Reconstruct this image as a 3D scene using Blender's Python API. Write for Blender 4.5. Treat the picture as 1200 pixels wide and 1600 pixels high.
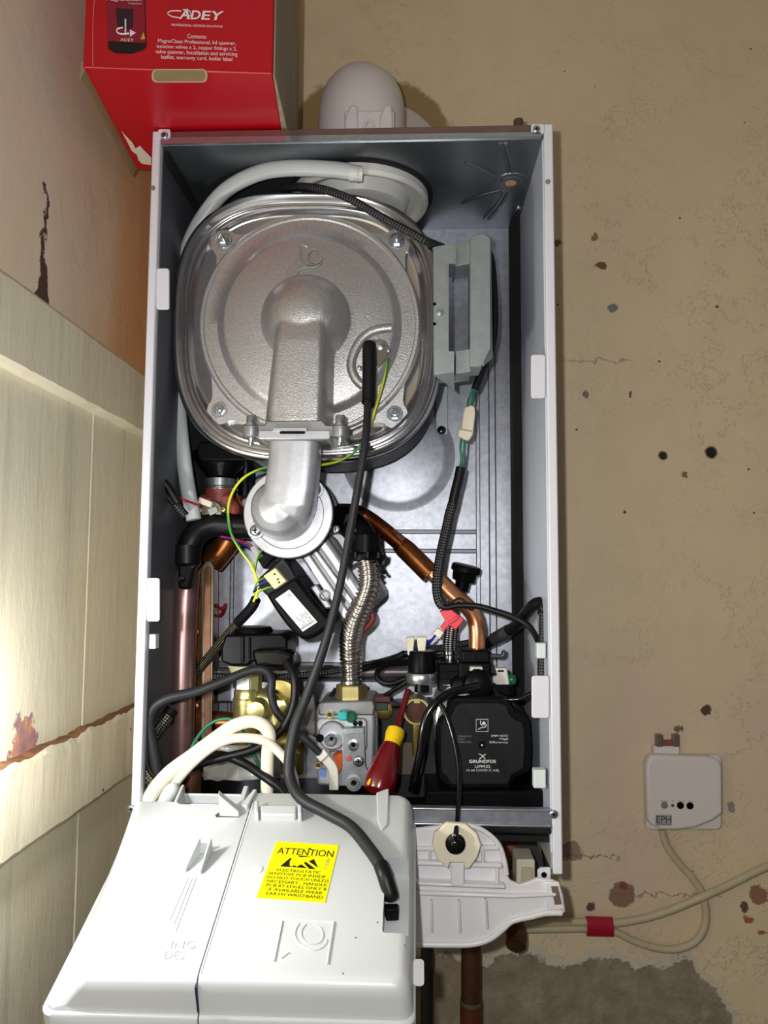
import bpy, bmesh, math, random
from mathutils import Vector, Matrix, noise
for o in list(bpy.data.objects): bpy.data.objects.remove(o)
random.seed(7)
SC = bpy.context.scene; COL = SC.collection
# ------------------------------------------------------------------ camera
F = 1200.0
CAM = Vector((0, -1.06, 1.40))
_Y = Vector((50, -100, -F)).normalized()
_dy = (F*F + 50*80)/100.0
_Z = Vector((80, _dy, -F)).normalized()
_X = _Y.cross(_Z)
RM = Matrix((_X, _Y, _Z))                       # camera space -> world
cd = bpy.data.cameras.new('camera'); cam = bpy.data.objects.new('camera', cd); COL.objects.link(cam)
cam.matrix_world = Matrix.Translation(CAM) @ RM.to_4x4()
cd.sensor_fit = 'VERTICAL'; cd.sensor_height = 24; cd.lens = 18; cd.clip_start = 0.01; cd.clip_end = 50
SC.camera = cam
# ------------------------------------------------------------------ world, lights, exposure
w = bpy.data.worlds.new('world'); SC.world = w; w.use_nodes = True
w.node_tree.nodes['Background'].inputs[0].default_value = (0.80, 0.84, 0.92, 1)
w.node_tree.nodes['Background'].inputs[1].default_value = 0.085
def lamp(name, loc, power, radius, color=(1, 1, 1), spot=None, target=None, blend=0.5):
    l = bpy.data.lights.new(name, 'SPOT' if spot else 'POINT'); l.energy = power; l.shadow_soft_size = radius; l.color = color
    o = bpy.data.objects.new(name, l); COL.objects.link(o); o.location = loc
    if spot:
        l.spot_size = math.radians(spot); l.spot_blend = blend
        o.rotation_euler = (Vector(target)-Vector(loc)).to_track_quat('-Z', 'Y').to_euler()
    return o
lamp('phone_flash', (-0.04, -1.07, 1.43), 14.0, 0.008, (1.0, 0.99, 0.97))
lamp('work_torch', (-0.318, -0.50, 1.275), 3.2, 0.014, (0.97, 0.98, 1.0))
SC.view_settings.view_transform = 'Standard'; SC.view_settings.look = 'None'
SC.view_settings.exposure = 0.0; SC.view_settings.gamma = 1.0; SC.view_settings.use_curve_mapping = False

# ------------------------------------------------------------------ pixel rays -> points on real planes
def ray(px, py): return RM @ Vector((px-600, -(py-800), -F))
SH = 0.0      # how far a whole assembly stands forward of its nominal depth
def P(px, py, y):
    y = y+SH
    d = ray(px, py); return CAM + d*((y-CAM.y)/d.y)
def Px(px, py, x):
    d = ray(px, py); return CAM + d*((x-CAM.x)/d.x)
def Pz(px, py, z):
    d = ray(px, py); return CAM + d*((z-CAM.z)/d.z)
def Pp(px, py, o, n):
    d = ray(px, py); return CAM + d*((o-CAM).dot(n)/d.dot(n))

def proj(p):
    q = RM.transposed() @ (p-CAM); return 600-F*q.x/q.z, 800+F*q.y/q.z
# ------------------------------------------------------------------ materials
def lin(c):
    return tuple(((v/255)/12.92 if v/255 <= 0.04045 else ((v/255+0.055)/1.055)**2.4) for v in c)+(1,)
class NT:
    def __init__(s, name):
        s.m = bpy.data.materials.new(name); s.m.use_nodes = True; s.t = s.m.node_tree
        s.b = s.t.nodes['Principled BSDF']; s.tc = s.t.nodes.new('ShaderNodeTexCoord')
    def n(s, k, **kw):
        x = s.t.nodes.new('ShaderNode'+k)
        for a, b in kw.items(): setattr(x, a, b)
        return x
    def l(s, a, b): s.t.links.new(a, b)
    def val(s, sock, v):
        if isinstance(v, bpy.types.NodeSocket): s.l(v, sock)
        else: sock.default_value = v
    def math(s, op, a, b=0.0, c=0.0):
        x = s.n('Math', operation=op); s.val(x.inputs[0], a); s.val(x.inputs[1], b); s.val(x.inputs[2], c); return x.outputs[0]
    def noise(s, scale, detail=4, rough=0.6, vec=None, stretch=None):
        x = s.n('TexNoise'); x.inputs['Scale'].default_value = scale; x.inputs['Detail'].default_value = detail; x.inputs['Roughness'].default_value = rough
        v = vec or s.tc.outputs['Object']
        if stretch:
            mp = s.n('Mapping'); mp.inputs['Scale'].default_value = stretch; s.l(v, mp.inputs[0]); v = mp.outputs[0]
        s.l(v, x.inputs['Vector']); return x.outputs[0]
    def ramp(s, f, stops):
        x = s.n('ValToRGB'); e = x.color_ramp.elements
        while len(e) < len(stops): e.new(0.5)
        for i, (p, c) in enumerate(stops): e[i].position = p; e[i].color = c if len(c) == 4 else tuple(c)+(1,)
        s.l(f, x.inputs[0]); return x.outputs[0]
    def step(s, f, a, b):
        x = s.n('MapRange'); s.l(f, x.inputs[0]); x.inputs[1].default_value = a; x.inputs[2].default_value = b; return x.outputs[0]
    def mix(s, f, a, b):
        x = s.n('Mix', data_type='RGBA'); s.val(x.inputs[0], f); s.val(x.inputs[6], a); s.val(x.inputs[7], b); return x.outputs[2]
    def bump(s, h, strength, dist=0.001):
        x = s.n('Bump'); x.inputs['Strength'].default_value = strength; x.inputs['Distance'].default_value = dist
        s.l(h, x.inputs['Height']); s.l(x.outputs[0], s.b.inputs['Normal'])
_mats = {}
def M(name, c=(128, 128, 128), metal=0.0, rough=0.5, var=0.0, vscale=40, bump=0.0, bscale=300, stretch=None, c2=None, spec=0.5, trans=0.0, coat=0.0, alpha=1.0):
    if name in _mats: return _mats[name]
    s = NT(name); b = s.b
    if var or c2:
        col2 = lin(c2) if c2 else tuple(x*(1-var) for x in lin(c)[:3])+(1,)
        f = s.noise(vscale, 5, 0.65, stretch=stretch)
        s.l(s.ramp(f, [(0.32, lin(c)), (0.68, col2)]), b.inputs['Base Color'])
    else: b.inputs['Base Color'].default_value = lin(c)
    b.inputs['Metallic'].default_value = metal; b.inputs['Roughness'].default_value = rough
    b.inputs['Specular IOR Level'].default_value = spec
    b.inputs['Transmission Weight'].default_value = trans; b.inputs['Coat Weight'].default_value = coat; b.inputs['Alpha'].default_value = alpha
    if bump: s.bump(s.noise(bscale, 3, 0.6, stretch=stretch), bump, 0.0005)
    _mats[name] = s.m; return s.m
white_paint = M('white_enamel', (224, 224, 232), 0, 0.35)
liner = M('liner_grey', (150, 156, 168), 0.55, 0.42, 0.12, 20)
galv = M('galvanised_steel', (172, 175, 185), 0.8, 0.37, 0.28, 110, 0.3, 900)
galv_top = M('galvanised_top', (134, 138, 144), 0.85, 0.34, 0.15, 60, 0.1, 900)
galv_bracket = M('galvanised_bracket', (168, 176, 178), 0.6, 0.45, 0.15, 120, 0.1, 600)
steel = M('brushed_stainless', (203, 202, 204), 1.0, 0.22, 0.08, 60)
steel_plate = M('stainless_plate', (158, 156, 158), 1.0, 0.27, 0.12, 30)
cast = M('cast_aluminium_warm', (203, 202, 203), 0.8, 0.37, 0.25, 420, 0.8, 650)
cast_light = M('cast_aluminium_pale', (190, 192, 198), 0.6, 0.4, 0.16, 70, 0.25, 700)
cast_dull = M('cast_aluminium_dull', (150, 150, 152), 0.6, 0.42, 0.2, 60, 0.2, 500)
zinc = M('zinc_plated', (190, 196, 204), 0.9, 0.25, 0.15, 200)
blackp = M('black_plastic', (12, 12, 15), 0, 0.36, spec=0.08)
blackm = M('black_matt', (11, 11, 13), 0, 0.40, 0.2, 60, spec=0.09)
blackg = M('black_gloss', (11, 11, 13), 0, 0.16, spec=0.45)
rubber = M('black_rubber', (38, 39, 42), 0, 0.48, spec=0.3)
rubber_dark = M('dark_rubber', (16, 16, 18), 0, 0.42, spec=0.28)
foamk = M('black_foam', (9, 9, 11), 0, 0.9, bump=0.6, bscale=1200)
whitep = M('white_plastic', (232, 230, 232), 0, 0.32)
greyp = M('pale_grey_plastic', (198, 202, 203), 0, 0.36, 0.02, 12)
offwhite = M('off_white_plastic', (226, 218, 196), 0, 0.45)
naturalp = M('natural_nylon', (224, 232, 230), 0, 0.4, trans=0.1)
creamc = M('cream_pvc', (226, 218, 200), 0, 0.42, 0.05, 30)
creamd = M('aged_cream_pvc', (196, 182, 150), 0, 0.5, 0.12, 60)
copper = M('bright_copper', (216, 156, 120), 0.85, 0.3, c2=(196, 128, 90), vscale=50)
copper_dark = M('heat_darkened_copper', (150, 80, 42), 0.9, 0.3, c2=(104, 52, 28), vscale=45)
copper_pink = M('dull_pink_copper', (178, 146, 144), 0.8, 0.33, c2=(150, 108, 98), vscale=16, stretch=(1, 1, 0.3))
copper_old = M('aged_copper', (112, 68, 46), 0.6, 0.5, c2=(74, 52, 38), vscale=40)
copper_amber = M('amber_copper', (150, 88, 40), 0.8, 0.35, c2=(96, 52, 24), vscale=35)
brass = M('brass', (214, 202, 136), 0.85, 0.3, 0.15, 60, 0.15, 500)
brass_dark = M('dark_brass', (150, 134, 76), 0.85, 0.32, 0.2, 60)
hose = M('milky_silicone_hose', (206, 212, 212), 0, 0.35, trans=0.15)
yellow = M('yellow_vinyl', (236, 232, 0), 0, 0.55, spec=0.25)
ink = M('black_ink', (24, 24, 16), 0, 0.5)
ink_grey = M('grey_ink', (110, 112, 116), 0, 0.5)
white_ink = M('white_ink', (214, 214, 214), 0, 0.5)
redp = M('red_plastic', (222, 36, 58), 0, 0.4)
red_tape = M('red_tape', (168, 12, 44), 0, 0.3)
screw_red = M('deep_red_handle', (98, 8, 18), 0, 0.22, coat=0.3)
screw_yel = M('yellow_grip', (226, 190, 16), 0, 0.35)
teal = M('teal_plastic', (40, 168, 168), 0, 0.4)
green_d = M('green_plastic', (20, 110, 76), 0, 0.35)
orange = M('orange_plastic', (232, 104, 30), 0, 0.4)
green_w = M('green_wire', (22, 112, 84), 0, 0.4)
blue_w = M('blue_wire', (34, 42, 150), 0, 0.4)
red_w = M('red_wire', (186, 24, 44), 0, 0.4)
maroon = M('maroon_plastic', (140, 62, 54), 0, 0.45)
redcard = M('red_printed_card', (186, 4, 26), 0, 0.33, 0.05, 10)
card = M('corrugated_card', (150, 130, 92), 0, 0.85, 0.15, 80)
cardwhite = M('torn_white_card', (226, 216, 196), 0, 0.85)
card_side = M('card_side', (168, 154, 132), 0, 0.7, 0.3, 8, stretch=(8, 8, 1))
flue_white = M('flue_plastic', (226, 218, 218), 0, 0.45, bump=0.15, bscale=900)
adaptor_white = M('adaptor_plastic', (218, 218, 214), 0, 0.4)
clearbag = M('clear_film', (216, 214, 208), 0, 0.22, alpha=0.45)
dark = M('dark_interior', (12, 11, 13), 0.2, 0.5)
foam_cream = M('cream_foam', (226, 216, 194), 0, 0.8)
def braid(name, base, fleck, k=6, pitch=150, thr=0.45):
    s = NT(name); uv = s.tc.outputs['UV']; sp = s.n('SeparateXYZ'); s.l(uv, sp.inputs[0]); u, v = sp.outputs[0], sp.outputs[1]
    a = s.math('SINE', s.math('MULTIPLY', s.math('ADD', s.math('MULTIPLY', u, k), s.math('MULTIPLY', v, pitch)), 6.2832))
    b = s.math('SINE', s.math('MULTIPLY', s.math('SUBTRACT', s.math('MULTIPLY', u, k), s.math('MULTIPLY', v, pitch)), 6.2832))
    f = s.math('GREATER_THAN', s.math('MULTIPLY', a, b), thr)
    s.l(s.mix(f, lin(base), lin(fleck)), s.b.inputs['Base Color']); s.b.inputs['Roughness'].default_value = 0.45
    s.bump(s.math('MULTIPLY', a, b), 0.6, 0.0006); return s.m
loom = braid('braided_sleeve', (12, 12, 14), (120, 122, 126), thr=0.72)
loom_gold = braid('braided_sleeve_gold', (14, 14, 14), (150, 146, 96), 6, 170, 0.65)
steel_braid = braid('steel_braid', (60, 58, 60), (230, 228, 232), 5, 190, 0.1)
steel_braid.node_tree.nodes['Principled BSDF'].inputs['Metallic'].default_value = 0.8
steel_braid.node_tree.nodes['Principled BSDF'].inputs['Roughness'].default_value = 0.3
def stripe():
    s = NT('green_yellow_wire'); sp = s.n('SeparateXYZ'); s.l(s.tc.outputs['UV'], sp.inputs[0])
    f = s.math('GREATER_THAN', s.math('FRACT', s.math('ADD', sp.outputs[0], s.math('MULTIPLY', sp.outputs[1], 9))), 0.4)
    s.l(s.mix(f, lin((40, 130, 50)), lin((214, 222, 50))), s.b.inputs['Base Color']); s.b.inputs['Roughness'].default_value = 0.4; return s.m
earth = stripe()

# ------------------------------------------------------------------ object helpers
def tag(o, label=None, cat=None, group=None, kind=None):
    if label: o['label'] = label
    if cat: o['category'] = cat
    if group: o['group'] = group
    if kind: o['kind'] = kind
    return o
def thing(name, loc, label, cat, group=None):
    o = bpy.data.objects.new(name, None); COL.objects.link(o); o.location = loc; o.empty_display_size = 0.01
    return tag(o, label, cat, group)
def wloc(o):
    v = Vector((0, 0, 0))
    while o is not None: v += Vector(o.location); o = o.parent
    return v
def link(name, bm, mat, parent=None, smooth=35, bevel=0, seg=2, origin=None):
    """bmesh in WORLD coordinates -> one object, origin at its base centre (or the given one)."""
    bmesh.ops.recalc_face_normals(bm, faces=bm.faces)
    me = bpy.data.meshes.new(name)
    if origin is None:
        xs = [v.co for v in bm.verts]
        origin = Vector(((min(v.x for v in xs)+max(v.x for v in xs))/2, (min(v.y for v in xs)+max(v.y for v in xs))/2, min(v.z for v in xs)))
    bmesh.ops.translate(bm, verts=bm.verts, vec=-Vector(origin))
    bm.to_mesh(me); bm.free()
    for m in (mat if isinstance(mat, (list, tuple)) else [mat]): me.materials.append(m)
    if smooth:
        me.shade_smooth(); me.set_sharp_from_angle(angle=math.radians(smooth))
    o = bpy.data.objects.new(name, me); COL.objects.link(o)
    if parent is not None:
        o.parent = parent; o.location = Vector(origin)-wloc(parent)
    else: o.location = origin
    if bevel:
        b = o.modifiers.new('bevel', 'BEVEL'); b.width = bevel; b.segments = seg; b.limit_method = 'ANGLE'; b.angle_limit = math.radians(40)
    return o
def poly_extrude(bm, front, back):
    """closed solid between two matching outlines"""
    n = len(front); a = [bm.verts.new(p) for p in front]; b = [bm.verts.new(p) for p in back]
    bm.faces.new(a); bm.faces.new(b[::-1])
    for i in range(n): bm.faces.new((a[i], b[i], b[(i+1) % n], a[(i+1) % n]))
def loft(bm, rings, cap0=True, cap1=True, closed=True):
    vr = [[bm.verts.new(p) for p in r] for r in rings]; n = len(rings[0])
    for k in range(len(vr)-1):
        for i in range(n if closed else n-1):
            j = (i+1) % n; bm.faces.new((vr[k][i], vr[k][j], vr[k+1][j], vr[k+1][i]))
    if cap0: bm.faces.new(vr[0])
    if cap1: bm.faces.new(vr[-1][::-1])
def prism(name, pts, yf, yb, mat, parent=None, bevel=0.0, **kw):
    """pixel outline measured on the plane y=yf, extruded straight back to yb"""
    f = [P(x, y, yf) for x, y in pts]; b = [Vector((p.x, yb, p.z)) for p in f]
    bm = bmesh.new(); poly_extrude(bm, f, b); return link(name, bm, mat, parent, bevel=bevel, **kw)
def rect(x0, y0, x1, y1, r=0, n=4):
    if r <= 0: return [(x0, y0), (x1, y0), (x1, y1), (x0, y1)]
    o = []
    for cx, cy, a0 in ((x1-r, y0+r, -90), (x1-r, y1-r, 0), (x0+r, y1-r, 90), (x0+r, y0+r, 180)):
        for k in range(n+1):
            a = math.radians(a0+90*k/n); o.append((cx+r*math.cos(a), cy+r*math.sin(a)))
    return o
def circ(cx, cy, r, n=28, ry=None): return [(cx+r*math.cos(2*math.pi*k/n), cy+(ry or r)*math.sin(2*math.pi*k/n)) for k in range(n)]
def box3(name, a, b, mat, parent=None, bevel=0.0, **kw):
    x0, y0, z0 = a; x1, y1, z1 = b; bm = bmesh.new()
    poly_extrude(bm, [Vector(p) for p in ((x0, y0, z0), (x1, y0, z0), (x1, y0, z1), (x0, y0, z1))], [Vector(p) for p in ((x0, y1, z0), (x1, y1, z0), (x1, y1, z1), (x0, y1, z1))])
    return link(name, bm, mat, parent, bevel=bevel, **kw)
def frame_of(axis):
    axis = axis.normalized(); u = axis.cross(Vector((0, 0, 1)))
    if u.length < 1e-3: u = Vector((1, 0, 0))
    u.normalize(); return u, axis.cross(u)
def lathe_bm(bm, c, axis, prof, n=28):
    """prof: (radius, distance along axis)"""
    u, v = frame_of(axis); axis = axis.normalized(); rings = []
    for r, h in prof: rings.append([c+axis*h+u*(max(r, 1e-5)*math.cos(2*math.pi*k/n))+v*(max(r, 1e-5)*math.sin(2*math.pi*k/n)) for k in range(n)])
    loft(bm, rings)
def lathe(name, c, axis, prof, mat, parent=None, n=28, **kw):
    bm = bmesh.new(); lathe_bm(bm, Vector(c), Vector(axis), prof, n); return link(name, bm, mat, parent, **kw)
FR = Vector((0, -1, 0)); UP = Vector((0, 0, 1)); RT = Vector((1, 0, 0))
def cr(pts, n):
    out = []; L = len(pts)
    for i in range(L-1):
        p0, p1, p2, p3 = pts[max(i-1, 0)], pts[i], pts[i+1], pts[min(i+2, L-1)]
        for k in range(n):
            t = k/n; out.append(0.5*((2*p1)+(p2-p0)*t+(2*p0-5*p1+4*p2-p3)*t*t+(3*p1-p0-3*p2+p3)*t**3))
    out.append(pts[-1]); return out
def sweep_bm(bm, pts, r, n=10, res=8, flat=1.0, ang=0.0, step=None):
    pts = [p if isinstance(p, Vector) else P(*p) for p in pts]
    c = cr(pts, res) if res > 1 and len(pts) > 2 else pts
    if step:
        d = [0]
        for a, b in zip(c, c[1:]): d.append(d[-1]+(b-a).length)
        m = int(d[-1]/step); q = []; j = 0
        for i in range(m+1):
            s = d[-1]*i/m
            while j < len(d)-2 and d[j+1] < s: j += 1
            q.append(c[j].lerp(c[j+1], (s-d[j])/max(1e-9, d[j+1]-d[j])))
        c = q
    L = [0]
    for a, b in zip(c, c[1:]): L.append(L[-1]+(b-a).length)
    uvl = bm.loops.layers.uv.verify(); T = []
    for i in range(len(c)): T.append((c[min(i+1, len(c)-1)]-c[max(i-1, 0)]).normalized())
    N = T[0].cross(Vector((0, 1, 0.1)));  N = N if N.length > 1e-3 else T[0].cross(Vector((1, 0, 0))); N.normalize(); rings = []
    for i, p in enumerate(c):
        N = (N-T[i]*N.dot(T[i])).normalized(); B = T[i].cross(N)
        rr = r(L[i], L[-1]) if callable(r) else r
        rings.append([bm.verts.new(p+N*(rr*math.cos(2*math.pi*k/n+ang))+B*(rr*flat*math.sin(2*math.pi*k/n+ang))) for k in range(n)])
    for i in range(len(c)-1):
        for k in range(n):
            j = (k+1) % n; f = bm.faces.new((rings[i][k], rings[i][j], rings[i+1][j], rings[i+1][k]))
            for lp, (uu, vv) in zip(f.loops, ((k/n, L[i]), ((k+1)/n, L[i]), ((k+1)/n, L[i+1]), (k/n, L[i+1]))): lp[uvl].uv = (uu, vv)
    bm.faces.new(rings[0]); bm.faces.new(rings[-1][::-1])
def sweep(name, pts, r, mat, parent=None, **kw):
    lk = {k: kw.pop(k) for k in ('bevel', 'smooth') if k in kw}
    bm = bmesh.new(); sweep_bm(bm, pts, r, **kw); lk.setdefault('smooth', 60); return link(name, bm, mat, parent, **lk)
def strokes(name, lines, r, mat, parent=None, n=6, res=5):
    bm = bmesh.new()
    for l in lines: sweep_bm(bm, l, r, n=n, res=res)
    return link(name, bm, mat, parent, smooth=60)
_fc = {}
def glyphs(t):
    if t not in _fc:
        cu = bpy.data.curves.new('t', 'FONT'); cu.body = t.lstrip('*'); cu.offset = 0.022 if t[0] == '*' else 0.0; cu.resolution_u = 3; o = bpy.data.objects.new('t', cu); COL.objects.link(o)
        bpy.context.view_layer.update(); me = bpy.data.meshes.new_from_object(o.evaluated_get(bpy.context.evaluated_depsgraph_get()))
        vs = [v.co.copy() for v in me.vertices]; fs = [tuple(p.vertices) for p in me.polygons]
        bpy.data.objects.remove(o); bpy.data.curves.remove(cu); bpy.data.meshes.remove(me)
        x0 = min(v.x for v in vs); x1 = max(v.x for v in vs); y0 = min(v.y for v in vs); y1 = max(v.y for v in vs)
        _fc[t] = ([((v.x-x0)/(x1-x0), (v.y-y0)/(y1-y0)) for v in vs], fs)
    return _fc[t]
def quadpt(q, u, v):     # q = TL,TR,BR,BL ; v downward
    return (q[0].lerp(q[1], u)).lerp(q[3].lerp(q[2], u), v)
def text(name, items, quad, mat, parent=None, lift=0.0004, polys=(), slant=0.0):
    nrm = (quad[1]-quad[0]).cross(quad[3]-quad[0]).normalized()
    if nrm.dot(CAM-quad[0]) < 0: nrm = -nrm
    bm = bmesh.new()
    for t, u0, v0, u1, v1 in items:
        vs, fs = glyphs(t); vv = [bm.verts.new(quadpt(quad, u0+(u1-u0)*(a+slant*(b-0.5)*(v1-v0)), v1+(v0-v1)*b)+nrm*lift) for a, b in vs]
        for f in fs:
            try: bm.faces.new([vv[i] for i in f])
            except ValueError: pass
    for pl in polys:
        bm.faces.new([bm.verts.new(quadpt(quad, a, b)+nrm*lift) for a, b in pl])
    me_o = link_flat(name, bm, mat, parent); return me_o
def link_flat(name, bm, mat, parent):
    origin = sum((v.co for v in bm.verts), Vector())/len(bm.verts)
    bmesh.ops.translate(bm, verts=bm.verts, vec=-origin)
    for f in bm.faces:
        f.normal_update()
        if f.normal.dot(CAM-origin) < 0: f.normal_flip()
    me = bpy.data.meshes.new(name); bm.to_mesh(me); bm.free(); me.materials.append(mat)
    o = bpy.data.objects.new(name, me); COL.objects.link(o)
    if parent is not None: o.parent = parent; o.location = origin-wloc(parent)
    else: o.location = origin
    return o
def cut(o, cutter):
    """apply a boolean difference with a temporary solid, then drop the solid"""
    m = o.modifiers.new('cut', 'BOOLEAN'); m.object = cutter; m.operation = 'DIFFERENCE'; m.solver = 'EXACT'
    bpy.context.view_layer.update()
    me = bpy.data.meshes.new_from_object(o.evaluated_get(bpy.context.evaluated_depsgraph_get()))
    o.modifiers.clear(); o.data = me; bpy.data.objects.remove(cutter)
    me.shade_smooth(); me.set_sharp_from_angle(angle=math.radians(35)); return o
def screw(name, px, py, y, r, mat, parent, h=0.003, axis=FR, label=None, at=None, slot=True):
    """pan head screw with a cross recess"""
    c = at if at is not None else P(px, py, y); u, v = frame_of(axis); axis = axis.normalized()
    bm = bmesh.new(); lathe_bm(bm, c-axis*0.002, axis, [(r, 0), (r, 0.002+h*0.4), (r*0.85, 0.002+h*0.85), (r*0.5, 0.002+h)], 18)
    if slot:
        for a, b in ((u, v), (v, u)):
            q = [c+axis*(h+0.0001)+a*(s*r*0.5)+b*(t*r*0.11) for s, t in ((-1, -1), (1, -1), (1, 1), (-1, 1))]
            f = bm.faces.new([bm.verts.new(p) for p in q]); f.material_index = 1
    o = link(name, bm, [mat, blackm], parent, smooth=50)
    if label: o['label'] = label
    return o
# ================================================================== SETTING
def wall_back_mat():
    s = NT('painted_plaster'); pos = s.tc.outputs['Object']; sp = s.n('SeparateXYZ'); s.l(pos, sp.inputs[0]); X, Z = sp.outputs[0], sp.outputs[2]
    big = s.noise(2.2, 3); mid = s.noise(14, 6, 0.7); fine = s.noise(120, 4, 0.7)
    c = s.ramp(big, [(0.35, lin((222, 200, 168))), (0.5, lin((224, 204, 168))), (0.68, lin((217, 193, 170)))])
    c = s.mix(s.math('MULTIPLY', s.step(mid, 0.45, 0.75), 0.35), c, lin((200, 182, 146)))
    # edges of older paint layers
    lay = s.noise(6, 6, 0.72); ed = s.step(s.math('ABSOLUTE', s.math('SUBTRACT', lay, 0.53)), 0.006, 0.001)
    zone = s.step(s.noise(3.1, 2), 0.48, 0.58)
    c = s.mix(s.math('MULTIPLY', s.math('MULTIPLY', ed, zone), 0.35), c, lin((150, 128, 100)))
    # tiny flecks
    vo = s.n('TexVoronoi'); vo.inputs['Scale'].default_value = 26; s.l(pos, vo.inputs['Vector'])
    fl = s.math('MULTIPLY', s.math('LESS_THAN', vo.outputs['Distance'], 0.045), s.math('GREATER_THAN', s.noise(9, 2), 0.52))
    c = s.mix(fl, c, lin((104, 92, 76)))
    wob = s.math('MULTIPLY', s.math('SUBTRACT', s.noise(60, 5, 0.7), 0.5), 0.022)
    wob2 = s.math('MULTIPLY', s.math('SUBTRACT', s.noise(9, 5, 0.6), 0.5), 0.12)
    def dist(x, z, ax=1.0):
        a = s.math('MULTIPLY', s.math('SUBTRACT', X, x), ax); b = s.math('SUBTRACT', Z, z)
        return s.math('ADD', s.math('SQRT', s.math('ADD', s.math('MULTIPLY', a, a), s.math('MULTIPLY', b, b))), wob)
    def spot(c, px, py, r, col, ax=1.0, soft=0.0015, rnd=False):
        p = P(px, py, 0)
        if rnd: return s.mix(s.step(s.math('SUBTRACT', dist(p.x, p.z, ax), s.math('MULTIPLY', wob, 0.75)), r, r-soft), c, lin(col))
        return s.mix(s.step(dist(p.x, p.z, ax), r, r-soft), c, lin(col))
    # old mortar ring around the flue
    d = dist(-0.072, 1.985); c = s.mix(s.step(s.math('ADD', d, wob2), 0.140, 0.130), c, lin((150, 128, 84)))
    for px, py, r, col, ax in ((930, 370, .006, (138, 112, 66), 1), (940, 415, .006, (110, 84, 50), 0.7), (956, 481, .006, (122, 124, 122), 1), (915, 617, .006, (120, 120, 112), 1.6),
                               (985, 615, .004, (96, 84, 66), 2.0), (1070, 742, .005, (120, 108, 80), 1), (972, 1398, .0175, (140, 112, 92), 1), (972, 1385, .005, (134, 66, 50), 1),
                               (1186, 1398, .013, (150, 108, 84), 1), (1144, 1260, .008, (148, 140, 130), 1.7), (1103, 1110, .008, (84, 60, 44), 1), (924, 1415, .006, (92, 76, 70), 1),
                               (1163, 1417, .007, (96, 78, 60), 1), (1063, 1138, .005, (120, 100, 80), 0.6), (1170, 1438, .004, (160, 100, 56), .6), (1190, 1457, .004, (160, 100, 56), .5),
                               (890, 1330, .012, (160, 128, 112), .6), (977, 800, .003, (100, 88, 70), 1), (1120, 480, .003, (100, 80, 62), 1), (870, 380, .005, (112, 92, 60), .5)):
        c = spot(c, px, py, r, col, ax)
    for px, py, r in ((1036, 712, .0058), (1111, 707, .0075)): c = spot(spot(c, px, py, r*1.25, (150, 124, 92), 1.0, 0.001, True), px, py, r, (22, 16, 12), 1.0, 0.001, True)
    # cracks as thin wandering lines
    for zc, x0, x1, k in ((1.032, 0.185, 0.27, 0.9), (0.985, 0.26, 0.40, 0.8), (1.70, 0.20, 0.30, 0.6)):
        ln = s.math('ABSOLUTE', s.math('ADD', s.math('SUBTRACT', Z, zc), s.math('MULTIPLY', wob, 1.6)))
        f = s.math('MULTIPLY', s.step(ln, 0.0014, 0.0005), s.math('MULTIPLY', s.math('GREATER_THAN', X, x0), s.math('LESS_THAN', X, x1)))
        c = s.mix(s.math('MULTIPLY', f, k), c, lin((120, 96, 74)))
    # bare render below the paint
    edge = s.math('ADD', s.math('ADD', s.math('SUBTRACT', Z, 0.898), s.math('MULTIPLY', s.math('MAXIMUM', s.math('SUBTRACT', X, 0.36), 0.0), 1.1)), s.math('ADD', wob2, s.math('MULTIPLY', wob, 1.3)))
    conc = s.ramp(s.noise(30, 8, 0.75), [(0.3, lin((118, 106, 88))), (0.5, lin((146, 132, 110))), (0.75, lin((176, 162, 138)))])
    conc = s.mix(s.step(s.noise(11, 4, 0.7), 0.6, 0.66), conc, lin((166, 152, 128)))
    bare = s.step(edge, 0.002, -0.002)
    c = s.mix(s.step(edge, 0.016, 0.008), c, lin((206, 196, 176))); c = s.mix(bare, c, conc)
    s.l(c, s.b.inputs['Base Color']); s.b.inputs['Roughness'].default_value = 0.62
    h = s.math('ADD', s.math('ADD', s.math('MULTIPLY', mid, 0.7), s.math('MULTIPLY', s.step(lay, 0.525, 0.535), 0.16)), s.math('ADD', s.math('MULTIPLY', fine, 0.12), s.math('MULTIPLY', bare, -0.6)))
    s.bump(h, 0.45, 0.006); return s.m
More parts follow.
